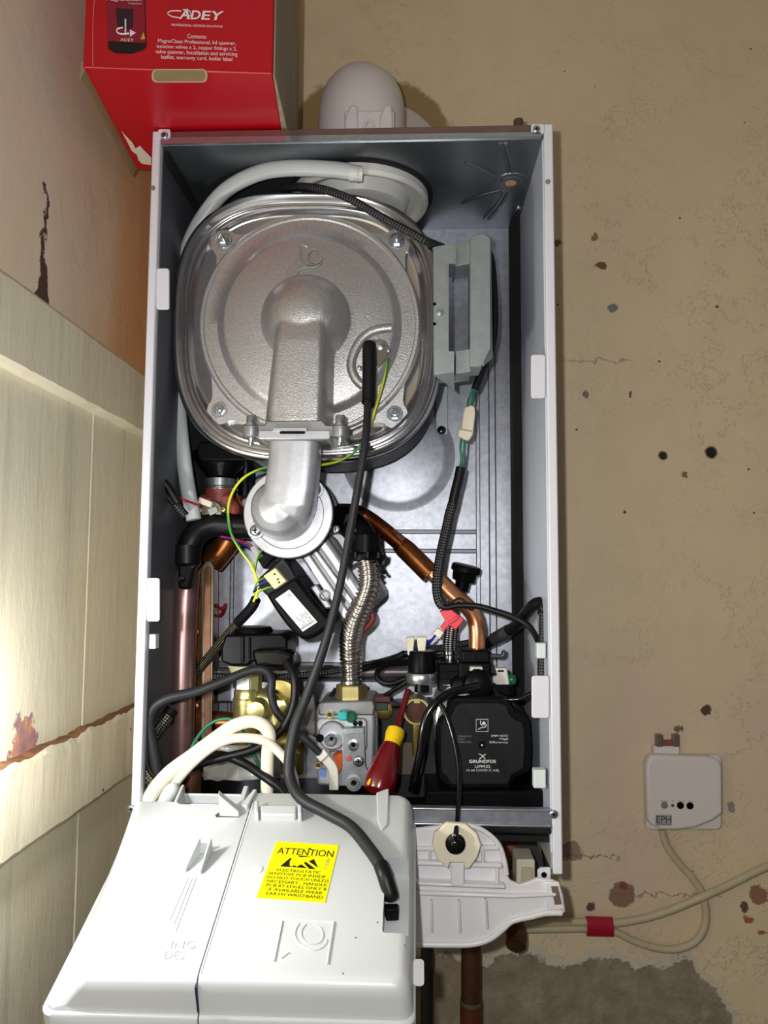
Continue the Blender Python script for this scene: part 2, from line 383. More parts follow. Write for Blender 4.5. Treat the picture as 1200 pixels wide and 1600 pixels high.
def left_mat(kind):
    s = NT('old_paint_'+kind); pos = s.tc.outputs['Object']; sp = s.n('SeparateXYZ'); s.l(pos, sp.inputs[0]); Y, Z = sp.outputs[1], sp.outputs[2]
    big = s.noise(3.0, 4, 0.6); grain = s.noise(26, 7, 0.7, stretch=(1, 2.2, 0.5)); fine = s.noise(160, 4)
    if kind == 'plaster':
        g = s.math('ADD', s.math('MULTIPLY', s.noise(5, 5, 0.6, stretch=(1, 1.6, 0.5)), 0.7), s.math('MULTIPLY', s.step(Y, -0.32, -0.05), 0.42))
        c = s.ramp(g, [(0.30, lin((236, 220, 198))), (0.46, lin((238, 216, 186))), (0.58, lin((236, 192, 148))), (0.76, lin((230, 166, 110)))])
        wob = s.math('MULTIPLY', s.math('SUBTRACT', s.noise(22, 5, 0.7), 0.5), 0.05)
        p = Px(72, 340, -0.372)
        ln = s.math('ABSOLUTE', s.math('ADD', s.math('SUBTRACT', Y, p.y), wob))
        tri = s.math('MULTIPLY', s.math('MAXIMUM', s.math('SUBTRACT', 1.715, Z), 0.0), 0.35)
        f = s.math('MULTIPLY', s.step(s.math('SUBTRACT', ln, tri), 0.0035, 0.0015), s.math('LESS_THAN', Z, 1.79))
        lay = s.noise(7, 6, 0.7, stretch=(1, 1.4, 0.8)); ed = s.step(s.math('ABSOLUTE', s.math('SUBTRACT', lay, 0.52)), 0.007, 0.001)
        c = s.mix(s.math('MULTIPLY', s.math('MULTIPLY', ed, s.step(s.noise(3.5, 2), 0.5, 0.62)), 0.35), c, lin((168, 132, 96)))
        c = s.mix(f, c, lin((74, 52, 46)))
        h = s.math('ADD', s.math('ADD', s.math('MULTIPLY', s.noise(16, 5), 0.9), s.math('MULTIPLY', s.math('MULTIPLY', s.step(lay, 0.51, 0.53), s.step(s.noise(3.5, 2), 0.48, 0.6)), 0.12)), s.math('MULTIPLY', f, -1.0)); rg = 0.42
    else:
        c = s.ramp(big, [(0.3, lin((222, 215, 192))), (0.5, lin((222, 213, 184))), (0.7, lin((216, 200, 164)))])
        c = s.mix(s.math('MULTIPLY', s.step(grain, 0.52, 0.8), 0.22), c, lin((166, 154, 128)))
        st = s.math('MULTIPLY', s.step(s.noise(14, 4, 0.6, stretch=(1, 2.5, 0.12)), 0.56, 0.72), 0.3)
        c = s.mix(st, c, lin((120, 116, 116)))
        vo = s.n('TexVoronoi'); vo.inputs['Scale'].default_value = 40; s.l(pos, vo.inputs['Vector'])
        fl = s.math('MULTIPLY', s.math('LESS_THAN', s.math('ADD', vo.outputs['Distance'], s.math('MULTIPLY', fine, 0.1)), 0.17), s.math('GREATER_THAN', s.noise(11, 2), 0.56))
        if kind == 'rail': c = s.mix(fl, c, lin((86, 70, 46)))
        if kind == 'board':
            wob = s.math('MULTIPLY', s.math('SUBTRACT', s.noise(30, 5, 0.7), 0.5), 0.05)
            p = Px(28, 1150, -0.37)
            a = s.math('SUBTRACT', Y, p.y); b = s.math('SUBTRACT', Z, p.z-0.012)
            dd = s.math('ADD', s.math('SQRT', s.math('ADD', s.math('MULTIPLY', a, a), s.math('MULTIPLY', s.math('MULTIPLY', b, b), 0.5))), wob)
            c = s.mix(s.step(dd, 0.024, 0.022), c, s.ramp(s.noise(60, 3), [(0.4, lin((150, 112, 118))), (0.6, lin((186, 132, 102)))]))
        h = s.math('ADD', s.math('MULTIPLY', grain, 0.8), s.math('MULTIPLY', fl, -0.6)); rg = 0.36
    s.l(c, s.b.inputs['Base Color']); s.b.inputs['Roughness'].default_value = rg; s.bump(h, 0.38 if kind != 'plaster' else 0.5, 0.003); return s.m
def struct(o): o['kind'] = 'structure'; return o
Z0 = (0, 0, 0)
struct(box3('wall_back', (-0.42, 0.0, 0), (1.6, 0.12, 2.5), wall_back_mat(), origin=Z0, smooth=0))
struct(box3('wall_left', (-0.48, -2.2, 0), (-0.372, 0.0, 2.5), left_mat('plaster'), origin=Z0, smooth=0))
struct(box3('floor', (-0.48, -2.2, -0.1), (1.6, 0.12, 0), M('concrete_floor', (120, 114, 104), 0, 0.8, 0.3, 6), origin=Z0, smooth=0))
struct(box3('ceiling', (-0.48, -2.2, 2.5), (1.6, 0.12, 2.6), M('ceiling_paint', (206, 200, 188), 0, 0.8), origin=Z0, smooth=0))
bmat = left_mat('board'); rmat = left_mat('rail')
# vertical boards: every joint is a real gap with eased edges
yj = [-2.2, -0.95, -0.60, Px(130, 900, -0.37).y, -0.0005]
for i in range(4):
    box3('trim_%d' % (i+1), (-0.3718, yj[i]+0.0008, 0.0), (-0.3655, yj[i+1]-0.0008, 1.665), bmat, bevel=0.0018, origin=Z0)['kind'] = 'structure'
def rough_rail(name, z0, z1, x, jag_top, jag_bot, seed):
    bm = bmesh.new(); n = 260; rings = []
    for i in range(n+1):
        y = -2.2+2.1995*i/n
        a = (noise.noise(Vector((y*30, seed, 0)))*0.5+noise.noise(Vector((y*110, seed, 3)))*0.5)
        b = (noise.noise(Vector((y*26, seed, 9)))*0.5+noise.noise(Vector((y*90, seed, 5)))*0.5)
        t = z1+a*jag_top; bo = z0+b*jag_bot
        rings.append([Vector(v) for v in ((-0.3715, y, bo+0.001), (x-0.004, y, bo), (x, y, bo+0.004), (x, y, t-0.004-abs(a)*jag_top), (x-0.003, y, t), (-0.3715, y, z1+0.001+a*jag_top*0.3))])
    loft(bm, rings); o = link(name, bm, [rmat, M('bare_rough_wood', (150, 104, 66), 0, 0.8, c2=(96, 64, 42), vscale=60, bump=0.8, bscale=140)], smooth=30, origin=Z0)
    for p in o.data.polygons:
        if name == 'trim_6' and p.normal.z > 0.6: p.material_index = 1
    return struct(o)
zt = Px(0, 415, -0.350).z; zb = Px(0, 560, -0.350).z
rough_rail('trim_5', zb, zt, -0.350, 0.002, 0.002, 1.3)
rough_rail('trim_6', Px(0, 1357, -0.350).z, Px(0, 1206, -0.350).z, -0.350, 0.007, 0.003, 7.7)

# ================================================================== BOILER CASING
XL, XR = -0.296, 0.149; XI, XJ = -0.2865, 0.139; YF, YB = -0.25, -0.03; ZT = 1.895
boiler = thing('boiler_casing', ((XL+XR)/2, -0.03, 1.10), 'open white-edged metal boiler casing on the wall, front cover removed', 'boiler')
for sx, a, b, zb_ in ((-1, XL, XI, 1.145), (1, XJ, XR, 1.10)):
    p = box3('side_panel', (a, YF, zb_), (b, -0.004, ZT), white_paint, boiler, bevel=0.0015)
    if sx > 0:
        screw('screw', 865, 1272, YF, 0.0045, zinc, p, h=0.002); screw('screw', 838, 202, YF, 0.0042, zinc, p, h=0.002)
        lathe('dimple', P(856, 284, YF-0.0002), FR, [(0.0028, 0), (0.0028, 0.0004)], M('dimple_grey', (150, 150, 158), 0, 0.5), p)
    else:
        screw('screw', 205.5, 1264, YF, 0.0045, zinc, p, h=0.002); screw('screw', 257, 212, YF-0.001, 0.0042, zinc, p, h=0.002)
        lathe('dimple', P(239, 294, YF-0.0002), FR, [(0.0028, 0), (0.0028, 0.0004)], M('dimple_grey'), p)
# painted tabs at the corners that hold the screws
prism('corner_tab', rect(247, 202, 266, 217, 3), YF-0.0005, YF+0.003, white_paint, boiler)
prism('corner_tab', rect(830, 194, 850, 209, 3), YF-0.0005, YF+0.003, white_paint, boiler)
tb = prism('foot_tab', [(860, 1356), (845, 1356), (840, 1360), (840, 1378), (860, 1378)], YF-0.0005, YF+0.002, white_paint, boiler)
lathe('hole', P(850, 1367, YF-0.0009), FR, [(0.0028, 0), (0.0028, 0.0004)], blackm, tb)
# galvanised liners inside both sides: light put into the colours, left shaded, right lit
box3('liner_panel', (XI, YF+0.008, 1.145), (XI+0.0012, YB, ZT-0.014), M('liner_left_shaded', (96, 99, 106), 0.4, 0.5, 0.1, 14), boiler)
box3('liner_panel', (XJ-0.0012, YF+0.006, 1.12), (XJ, YB, ZT-0.014), M('liner_right_lit', (196, 204, 220), 0.08, 0.36, 0.05, 14), boiler)
# top
tp = box3('top_panel', (XI, YF+0.001, ZT-0.0145), (XJ, -0.004, ZT-0.0005), M('top_edge_red_reflection', (150, 124, 120), 0.8, 0.35, 0.2, 40), boiler, bevel=0.0008)  # brownish tint puts the red box's reflection into the metal colour
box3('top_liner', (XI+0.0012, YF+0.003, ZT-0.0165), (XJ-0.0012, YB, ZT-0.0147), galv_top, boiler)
prism('front_lip', [(251, 215), (846, 206), (846, 213), (251, 225)], YF-0.0005, YF+0.004, zinc, boiler)
zc = ZT-0.0168
c = Pz(798, 283, zc)
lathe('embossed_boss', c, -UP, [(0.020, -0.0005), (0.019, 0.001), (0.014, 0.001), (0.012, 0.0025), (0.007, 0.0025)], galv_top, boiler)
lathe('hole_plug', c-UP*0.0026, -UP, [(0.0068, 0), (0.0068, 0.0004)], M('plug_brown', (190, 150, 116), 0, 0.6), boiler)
zz = zc+0.0012
strokes('embossed_ribs', [[Pz(x, y, zz) for x, y in l] for l in ([(794, 268), (790, 245), (782, 222)], [(800, 268), (796, 245), (790, 222)], [(776, 276), (750, 263), (727, 252)], [(782, 297), (750, 305), (722, 316)], [(787, 299), (775, 320), (757, 340)], [(794, 299), (780, 322), (764, 342)])], 0.0028, galv_top, boiler)
screw('screw', 0, 0, 0, 0.004, zinc, boiler, axis=-UP, at=Pz(810, 325, zc))
# back sheet
back = box3('back_panel', (XI, YB, 1.135), (XJ, YB+0.004, ZT-0.0165), galv, boiler)
fs = box3('foam_strip', (XJ-0.0125, YB-0.035, 1.14), (XJ-0.0014, YB-0.0003, ZT-0.017), foamk, boiler)
box3('foam_strip', (XI+0.0014, YB-0.035, 1.14), (XI+0.012, YB-0.0003, ZT-0.017), foamk, boiler)
box3('foam_strip', (XI+0.0014, YF+0.012, ZT-0.03), (XI+0.005, YB-0.036, ZT-0.0168), foamk, boiler)
def xz(px, py): p = P(px, py, YB); return p.x, p.z
x1 = xz(745, 900)[0]; x2 = xz(764, 900)[0]; x3 = xz(776, 900)[0]
box3('pressed_rib', (x2, YB-0.004, 1.14), (x3, YB+0.001, 1.80), galv, boiler, bevel=0.0018)
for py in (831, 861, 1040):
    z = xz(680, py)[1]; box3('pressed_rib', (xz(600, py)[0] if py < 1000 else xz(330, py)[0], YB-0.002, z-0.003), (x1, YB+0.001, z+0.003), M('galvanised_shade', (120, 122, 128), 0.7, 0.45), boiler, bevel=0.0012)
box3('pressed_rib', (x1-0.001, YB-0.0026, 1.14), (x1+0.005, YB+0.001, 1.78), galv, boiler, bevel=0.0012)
box3('pressed_rib', (xz(360, 900)[0], YB-0.004, 1.14), (xz(367, 900)[0], YB+0.001, xz(360, 850)[1]), galv, boiler, bevel=0.0018)
lathe('round_embossing', P(622, 712, YB+0.001), FR, [(0.078, 0.0009), (0.074, 0.0014), (0.066, 0.0045), (0.060, 0.0055), (0.001, 0.0058)], galv, boiler, n=60)
st = prism('mounting_strap', rect(681, 600, 700, 679, 2), YB-0.004, YB+0.001, galv_bracket, boiler, bevel=0.0008)
lathe('screw', P(690, 672, YB-0.004), FR, [(0.006, 0), (0.005, 0.002), (0.002, 0.003)], blackg, st)
# floor pan and front rail
box3('floor_pan', (XI+0.001, YF+0.012, 1.128), (XJ-0.0013, YB, 1.134), dark, boiler)
zr0, zr1 = P(700, 1289, YF+0.002).z, P(700, 1262, YF+0.002).z
rail = box3('front_rail', (XI+0.001, YF+0.002, zr0), (XJ-0.0002, YF+0.011, zr1), galv, boiler, bevel=0.0012)
sweep('rail_bead', [Vector((XI+0.002, YF+0.001, zr0+0.001)), Vector((XJ-0.001, YF+0.001, zr0+0.001))], 0.0016, zinc, boiler, res=1)
sweep('rail_bead', [Vector((XI+0.002, YF+0.001, zr1-0.001)), Vector((XJ-0.001, YF+0.001, zr1-0.001))], 0.0012, zinc, boiler, res=1)
sweep('rail_gap_shade', [Vector((XI+0.004, YF+0.006, zr0-0.004)), Vector((XJ-0.001, YF+0.006, zr0-0.004))], 0.004, foamk, boiler, res=1)  # black bar stands in for the dark gap below the rail
# painted spring tabs and nylon cable clips on the side panels
for (x0, y0, x1_, y1_, s) in ((244, 419, 264, 483, 1), (229, 903, 249, 971, 1), (830, 554, 852, 622, -1), (831, 1056, 858, 1122, -1)):
    prism('side_tab', rect(x0, y0, x1_, y1_, 4), YF+0.002, YF+0.005, white_paint, boiler, bevel=0.0006)
for (x0, y0, x1_, y1_, sx) in ((228, 991, 243, 1014, -1), (839, 1005, 853, 1029, 1), (834, 1203, 853, 1232, 1)):
    prism('cable_clip', rect(x0, y0, x1_, y1_, 2), YF+0.010, YF+0.022, naturalp, boiler, bevel=0.001)
# pipe bracket and connector seen through the open underside
sweep('hanging_strap', [P(818, 1300, -0.10), P(842, 1372, -0.10)], 0.016, M('dark_painted_metal', (66, 62, 62), 0.3, 0.5), boiler, res=1, n=4, flat=0.12, ang=0.785)
tb2 = prism('terminal_block', rect(807, 1343, 836, 1382, 4), -0.20, -0.165, offwhite, boiler, bevel=0.0015)
prism('wire_slot', rect(815, 1356, 833, 1381, 3), -0.2025, -0.199, M('slot_cream', (196, 190, 160), 0, 0.5), tb2, bevel=0.0008)
sweep('strut', [P(848, 1296, -0.12), P(858, 1356, -0.14)], 0.006, dark, boiler, res=1, n=6)

# ================================================================== FLUE
fx = P(563, 300, -0.125).x; fy = -0.125
flue = thing('flue_elbow', (fx, fy, ZT), 'white plastic flue elbow rising from the boiler top into the wall', 'flue')
arc = [Vector((fx, fy, ZT+0.0002)), Vector((fx, fy, ZT+0.04)), Vector((fx, fy, ZT+0.075))]
for k in range(1, 9):
    a = math.radians(90*k/8); arc.append(Vector((fx, fy+0.045*(1-math.cos(a)), ZT+0.075+0.045*math.sin(a))))
arc.append(Vector((fx, -0.0005, ZT+0.120)))
bm = bmesh.new(); sweep_bm(bm, arc, 0.0545, n=48, res=1)
# rounded crown of the moulded elbow
lathe_bm(bm, Vector((fx, fy+0.005, ZT+0.070)), UP, [(0.0545, 0)]+[(0.0545*math.cos(math.radians(a)), 0.078*math.sin(math.radians(a))) for a in range(8, 90, 8)], 48)
link('elbow_body', bm, flue_white, flue, smooth=60)
lathe('wall_plate', Vector((fx+0.012, 0.0, 1.985)), FR, [(0.098, 0), (0.098, 0.006), (0.092, 0.010), (0.05, 0.011)], M('wall_plate_white', (200, 190, 182), 0, 0.5), flue, n=60)
for cx in (549, 603):
    prism('bracket_ear', [(cx-11, 203), (cx-10, 180), (cx-3, 165), (cx+5, 161), (cx+10, 166), (cx+11, 203)], fy-0.060, fy-0.030, flue_white, flue, bevel=0.003)
prism('bracket_band', rect(538, 172, 616, 203, 3), fy-0.0565, fy-0.03, flue_white, flue, bevel=0.002)
sweep('bracket_loop', [P(568, 203, fy-0.06), P(571, 192, fy-0.062), P(576, 188, fy-0.062), P(581, 192, fy-0.062), P(584, 203, fy-0.06)], 0.0018, flue_white, flue)
sweep('test_nipple', [P(810, 208, -0.14), P(810, 188, -0.14)], 0.006, M('nipple', (98, 84, 74), 0.3, 0.5), boiler, res=1, n=10)
kb = thing('pipe_end', P(718, 205, -0.10), 'small black cap poking above the rear of the boiler top', 'cap')
lathe('blanking_cap', Vector((P(718, 205, -0.10).x, -0.10, ZT)), UP, [(0.013, 0), (0.013, 0.006), (0.009, 0.012), (0.003, 0.014)], blackp, kb)

ad = thing('flue_adaptor', (fx, fy, ZT-0.04), 'white plastic flue adaptor disc under the casing top, hose fitted to its rim', 'adaptor')
zt_ = ZT-0.0168
lathe('adaptor_disc', Vector((fx, fy, zt_)), -UP, [(0.086, 0), (0.086, 0.010), (0.083, 0.014), (0.080, 0.014), (0.078, 0.004), (0.062, 0.004), (0.056, 0.018), (0.050, 0.020)], adaptor_white, ad, n=72)
lathe('adaptor_neck', Vector((fx+0.008, fy+0.02, zt_-0.004)), -UP, [(0.046, 0), (0.044, 0.05), (0.040, 0.052), (0.038, 0.11)], adaptor_white, ad, n=40)
sweep('hose_spigot', [P(566, 272, -0.213), P(545, 271, -0.215)], 0.0085, adaptor_white, ad, res=1, n=20)
lathe('sealing_ring', Vector((fx, fy, zt_+0.0001)), -UP, [(0.092, 0), (0.092, 0.0015), (0.086, 0.002)], foamk, ad, n=60)
tag(sweep('condensate_hose', [(562, 272, -.214), (520, 265, -.214), (450, 263, -.21), (400, 272, -.20), (352, 298, -.185), (318, 338, -.175), (296, 380, -.166), (283, 430, -.160), (277, 490, -.156), (276, 550, -.155), (278, 620, -.156), (284, 690, -.158), (293, 760, -.160), (303, 812, -.160)], 0.0092, hose, n=20, flat=0.9),
    'milky translucent hose looping over the round heat exchanger from the white disc', 'hose')

# ================================================================== HEAT EXCHANGER
SH = -0.036
hxc = (481, 512); YH = -0.16
def sup(r, n=96, e=2.9, c=hxc, ry=None):
    o = []
    for k in range(n):
        a = 2*math.pi*k/n; ca, sa = math.cos(a), math.sin(a)
        o.append((c[0]+r*math.copysign(abs(ca)**(2/e), ca), c[1]+(ry or r)*math.copysign(abs(sa)**(2/e), sa)))
    return o
def ring(pts, y, yref=YH): return [Vector((q.x, y+SH, q.z)) for q in (P(a, b, yref) for a, b in pts)]
hx = thing('heat_exchanger', P(481, 512, -0.10)-Vector((0, 0, 0.19)), 'large round stainless heat exchanger drum with cast metal burner door', 'heat exchanger')
bm = bmesh.new(); loft(bm, [ring(sup(190), -0.034-SH), ring(sup(200), -0.045), ring(sup(203), -0.140), ring(sup(204), -0.150)])
for k in range(9):
    y = -0.058-k*0.009; loft(bm, [ring(sup(203), y), ring(sup(207), y-0.001), ring(sup(207), y-0.004), ring(sup(203), y-0.005)], False, False)
link('drum', bm, M('dark_drum', (46, 46, 52), 0.3, 0.4), hx)
prof = [(203, -0.150), (209, -0.152), (211, -0.156), (210.5, -0.161), (208, -0.165), (204, -0.166), (200, -0.163), (198, -0.159), (194, -0.157), (191, -0.1585), (189, -0.1615), (186, -0.1625), (183, -0.160), (181, -0.156), (176, -0.1545), (120, -0.154)]
bm = bmesh.new(); loft(bm, [ring(sup(r, 120), y) for r, y in prof], True, True)
link('front_rim', bm, steel, hx, smooth=50)
# burner door: disc with four lugs
YD = -0.1645; dc = (484, 508)
bm = bmesh.new()
def dring(r, y, c=dc, n=96): return ring(circ(c[0], c[1], r, n), y, YD)
loft(bm, [dring(172, -0.154), dring(174, -0.160), dring(173, -0.1645), dring(170, -0.1668), dring(166, -0.1668), dring(164, -0.1650), dring(158, -0.1652), dring(144, -0.1655),
          dring(138, -0.1695), dring(134, -0.1725), dring(129, -0.1738), dring(60, -0.1745)])
for (ex, ey, s) in ((350, 378, 1), (620, 376, 1), (616, 647, 1), (343, 641, 1)):
    d = Vector((dc[0]-ex, dc[1]-ey)).normalized(); q = Vector((-d.y, d.x)); pts = []
    for k in range(11):
        a = math.radians(-90+18*k); v = -d*math.cos(a)*19+q*math.sin(a)*19; pts.append((ex+v.x*1.1, ey+v.y*1.1))
    e = Vector((ex, ey)); a1 = e+q*26+d*8; a2 = e+q*62+d*38; b1 = e-q*62+d*38; b2 = e-q*26+d*8
    a3 = e+q*58+d*75; b3 = e-q*58+d*75
    pts += [(t.x, t.y) for t in (a1, a2, a3, b3, b1, b2)]
    poly_extrude(bm, ring(pts, -0.1612, YD), ring(pts, -0.1545, YD))
door = link('burner_door', bm, cast, hx, smooth=40)
for (ex, ey) in ((350, 376), (620, 376), (617, 647), (343, 641)):
    cc = P(ex, ey, -0.1612); bm = bmesh.new()
    lathe_bm(bm, cc, FR, [(0.0095, 0), (0.0095, 0.0008), (0.009, 0.0012), (0.0055, 0.0012)], 24)
    lathe_bm(bm, cc+FR*0.001, FR, [(0.0062, 0), (0.0062, 0.004), (0.0050, 0.005)], 6)
    lathe_bm(bm, cc+FR*0.004, FR, [(0.0028, 0), (0.0028, 0.006), (0.0018, 0.0075)], 14)
    link('door_nut', bm, zinc, door, smooth=30)
# moulded dome and neck: one skinned profile along the neck
DO = P(478, 500, -0.175)
def wx(px, py, y): return P(px, py, y)
bm = bmesh.new(); n = 48; rings = []
cR = 0.0520
for k, (r, h) in enumerate([(1.0, 0.0), (0.985, 0.006), (0.95, 0.013), (0.88, 0.020), (0.78, 0.027), (0.64, 0.033), (0.46, 0.0375), (0.25, 0.040), (0.02, 0.041)]):
    rings.append([DO+Vector((cR*r*math.cos(2*math.pi*i/n), -h+0.002, cR*r*math.sin(2*math.pi*i/n))) for i in range(n)])
loft(bm, rings)
secs = []
for (py, hw, hb, dep) in ((462, 24, 36, 0.012), (480, 32, 44, 0.026), (505, 36, 48, 0.038), (530, 38.5, 49, 0.041), (580, 41, 50, 0.042), (630, 43, 52, 0.043), (662, 44, 53, 0.0435)):
    cxp = 469-(py-505)*0.065; y0 = -0.170+SH; yf = -0.174-dep+SH
    c0 = P(cxp, py, yf-SH); k = 1/1200*0.86
    W = hw*k; B = hb*k; sec = []
    for (u, v) in ((-B, 0), (-B*0.97, 0.25), (-W*1.07, 0.72), (-W*0.97, 0.90), (-W*0.80, 0.985), (-W*0.4, 1.0), (W*0.4, 1.0), (W*0.80, 0.985), (W*0.97, 0.90), (W*1.07, 0.72), (B*0.97, 0.25), (B, 0)):
        sec.append(Vector((c0.x+u, y0+(yf-y0)*v, c0.z)))
    secs.append(sec)
loft(bm, secs, True, True)
neck = link('burner_neck', bm, cast, door, smooth=60)
for m_ in ('SUBSURF',):
    pass
rm = neck.modifiers.new('remesh', 'REMESH'); rm.mode = 'VOXEL'; rm.voxel_size = 0.0016; rm.use_smooth_shade = True
sm = neck.modifiers.new('smooth', 'SMOOTH'); sm.factor = 0.6; sm.iterations = 10
# raised emblem on the door
zl = -0.1752
strokes('embossed_emblem', [[(472, 382, zl), (476, 384, zl), (482, 386, zl)], [(469, 390, zl), (469, 400, zl), (475, 410, zl), (484, 414, zl), (495, 412, zl), (502, 407, zl), (504, 404, zl)],
                          [(500, 395, zl), (496, 390, zl), (488, 390, zl), (482, 396, zl), (481, 402, zl), (485, 409, zl), (493, 411, zl), (501, 407, zl)],
                          [(503, 410, zl), (494, 417, zl), (480, 418, zl), (468, 422, zl), (462, 430, zl)]], 0.0011, cast, door)
# electrode pocket
sweep('pocket_rim', [P(x, y, -0.1745) for x, y in ((612, 513), (598, 514), (580, 519), (564, 532), (552, 555), (549, 574), (556, 592), (568, 604))], 0.0055, cast, door, n=12)
ep = prism('electrode_plate', [(584, 534), (592, 529), (602, 532), (607, 540), (606, 548), (604, 560), (598, 566), (590, 575), (584, 570)], -0.1785, -0.1735, M('electrode_plate', (150, 140, 120), 0.8, 0.35), door, bevel=0.0006)
for q in ((594, 540), (583, 534), (607, 548), (562, 575)): lathe('electrode_stud', P(q[0], q[1], -0.178), FR, [(0.0028 if q[0] != 594 else 0.005, -0.004), (0.0028 if q[0] != 594 else 0.005, 0.002), (0.001, 0.003)], zinc, door, n=14)
# neck flange with its two bolts
fl = prism('neck_flange', [(398, 662), (413, 664), (416, 657), (503, 656), (510, 664), (522, 664), (526, 668), (526, 679), (506, 688), (416, 688), (400, 684)], -0.226, -0.178, cast_dull, door, bevel=0.0015)
prism('flange_seat', rect(404, 672, 516, 686, 2), -0.2285, -0.224, cast_light, door, bevel=0.001)
prism('flange_seat', rect(426, 668, 480, 674, 1), -0.2305, -0.224, cast_light, door, bevel=0.0008)
prism('sensor_slot', rect(437, 674, 476, 677.5, 1), -0.2312, -0.228, blackm, door)
for q in (393, 532):
    c0 = P(q, 666, -0.222); bm = bmesh.new()
    lathe_bm(bm, c0-UP*0.012, UP, [(0.0085, 0), (0.0095, 0.003), (0.0095, 0.011), (0.008, 0.012)], 24)
    link('bolt_boss', bm, cast_dull, door)
    bm = bmesh.new(); lathe_bm(bm, c0+UP*0.0, UP, [(0.0078, 0), (0.0078, 0.002), (0.0055, 0.0025), (0.0055, 0.010), (0.0045, 0.0115)], 20)
    lathe_bm(bm, c0-UP*0.021, UP, [(0.002, 0), (0.0034, 0.002), (0.0034, 0.01)], 14); link('flange_bolt', bm, zinc, door)
prism('bolt_web', [(386, 668), (400, 668), (400, 682), (388, 680)], -0.226, -0.20, cast_dull, door, bevel=0.001); prism('bolt_web', [(520, 668), (540, 668), (538, 682), (522, 682)], -0.226, -0.20, cast_dull, door, bevel=0.001)
# sump under the drum
SH = 0.0
sump = thing('condensate_sump', P(352, 800, -0.10), 'black plastic condensate sump moulding below the left of the drum', 'sump')
bm = bmesh.new(); loft(bm, [ring(rect(308, 690, 420, 720, 10, 5), -0.15, -0.15), ring(rect(308, 690, 420, 720, 10, 5), -0.06, -0.15)]); link('sump_flange', bm, blackm, sump, bevel=0.002)
bm = bmesh.new(); cc = P(345, 712, -0.115); lathe_bm(bm, cc, -UP, [(0.034, -0.004), (0.034, 0.004), (0.026, 0.016), (0.018, 0.026), (0.016, 0.030)], 28); link('sump_bowl', bm, blackg, sump)
for a in (-40, 0, 40): 
    q = cc+Vector((0.03*math.sin(math.radians(a)), -0.03*math.cos(math.radians(a)), -0.003)); sweep('sump_rib', [q, q+Vector((-0.012*math.sin(math.radians(a)), 0.012*math.cos(math.radians(a)), -0.02))], 0.0018, blackg, sump, res=1, n=6)
bm = bmesh.new(); lathe_bm(bm, cc-UP*0.030, -UP, [(0.020, 0), (0.020, 0.009), (0.017, 0.010), (0.017, 0.012), (0.021, 0.0125), (0.021, 0.014), (0.0165, 0.0145), (0.0165, 0.022)], 28); link('clamp_collar', bm, zinc, sump)
# ================================================================== GAS-AIR DUCT AND FAN
SH = -0.036
duct = thing('mixing_duct', P(449, 842, -0.17), 'pale cast aluminium elbow duct bolted to the fan with a round flange', 'duct')
bm = bmesh.new()
def dsec(cx, py, hw, yf, yb, rr=0.45, n=24):
    k = 1/1200*0.80; c0 = P(cx, py, yf); o = []
    W = hw*k; D = (yb-yf)/2; yf = yf+SH
    for i in range(n):
        a = 2*math.pi*i/n; ca, sa = math.cos(a), math.sin(a)
        o.append(Vector((c0.x+W*math.copysign(abs(ca)**rr, ca), yf+D+D*math.copysign(abs(sa)**rr, sa), c0.z)))
    return o
loft(bm, [dsec(457, 684, 41, -0.222, -0.172), dsec(455, 720, 41, -0.222, -0.172), dsec(450, 760, 42, -0.222, -0.172), dsec(446, 790, 42, -0.222, -0.165, 0.5), dsec(444, 805, 40, -0.218, -0.165, 0.6), dsec(443, 820, 34, -0.206, -0.165, 0.75), dsec(443, 832, 20, -0.190, -0.165, 0.9), dsec(443, 836, 6, -0.180, -0.168, 1.0)])
lathe_bm(bm, P(443, 797, -0.168), FR, [(0.0355, 0), (0.0355, 0.003), (0.0335, 0.016), (0.031, 0.030), (0.027, 0.042), (0.018, 0.050), (0.002, 0.054)], 32)
ob = link('duct_body', bm, cast_light, duct, smooth=60)
rm = ob.modifiers.new('remesh', 'REMESH'); rm.mode = 'VOXEL'; rm.voxel_size = 0.0013; rm.use_smooth_shade = True
sm = ob.modifiers.new('smooth', 'SMOOTH'); sm.factor = 0.5; sm.iterations = 5
lathe('duct_flange', P(450, 802, -0.1695), FR, [(0.0505, -0.008), (0.0505, -0.001), (0.0495, 0), (0.0405, 0), (0.0395, -0.0012), (0.02, -0.0012)], cast_light, duct, n=60)
for q, col in (((493, 765), zinc), ((400, 829), zinc)):
    screw('flange_screw', q[0], q[1], -0.170, 0.0068, col, duct, h=0.005)
for q in ((493, 765), (400, 829)):
    lathe('screw_boss', P(q[0], q[1], -0.1695), FR, [(0.010, -0.001), (0.009, 0.001), (0.0055, 0.001)], cast_light, duct)
fan = thing('fan', P(520, 985, -0.12), 'silver cast fan housing with black motor cover, tilted under the duct flange', 'fan')
lathe('gasket_ring', P(453, 803, -0.160), FR, [(0.0515, -0.012), (0.0515, 0.0), (0.048, 0.002), (0.03, 0.002)], blackm, fan, n=48)
lathe('volute', P(455, 803, -0.150), FR, [(0.046, -0.05), (0.050, -0.045), (0.050, 0), (0.04, 0.004)], cast_dull, fan, n=48)
def slab(name, a, b, c_, d, yf, yb, mat, bev=0.003): return prism(name, [a, b, c_, d], yf, yb, mat, fan, bevel=bev)
slab('housing', (466, 850), (536, 822), (604, 930), (540, 985), -0.128, -0.05, cast_dull, 0.006)
slab('housing_rib', (462, 858), (474, 851), (552, 966), (541, 975), -0.138, -0.06, cast_light, 0.002)
slab('housing_rib', (478, 850), (486, 846), (566, 956), (558, 963), -0.140, -0.06, cast_light, 0.002)
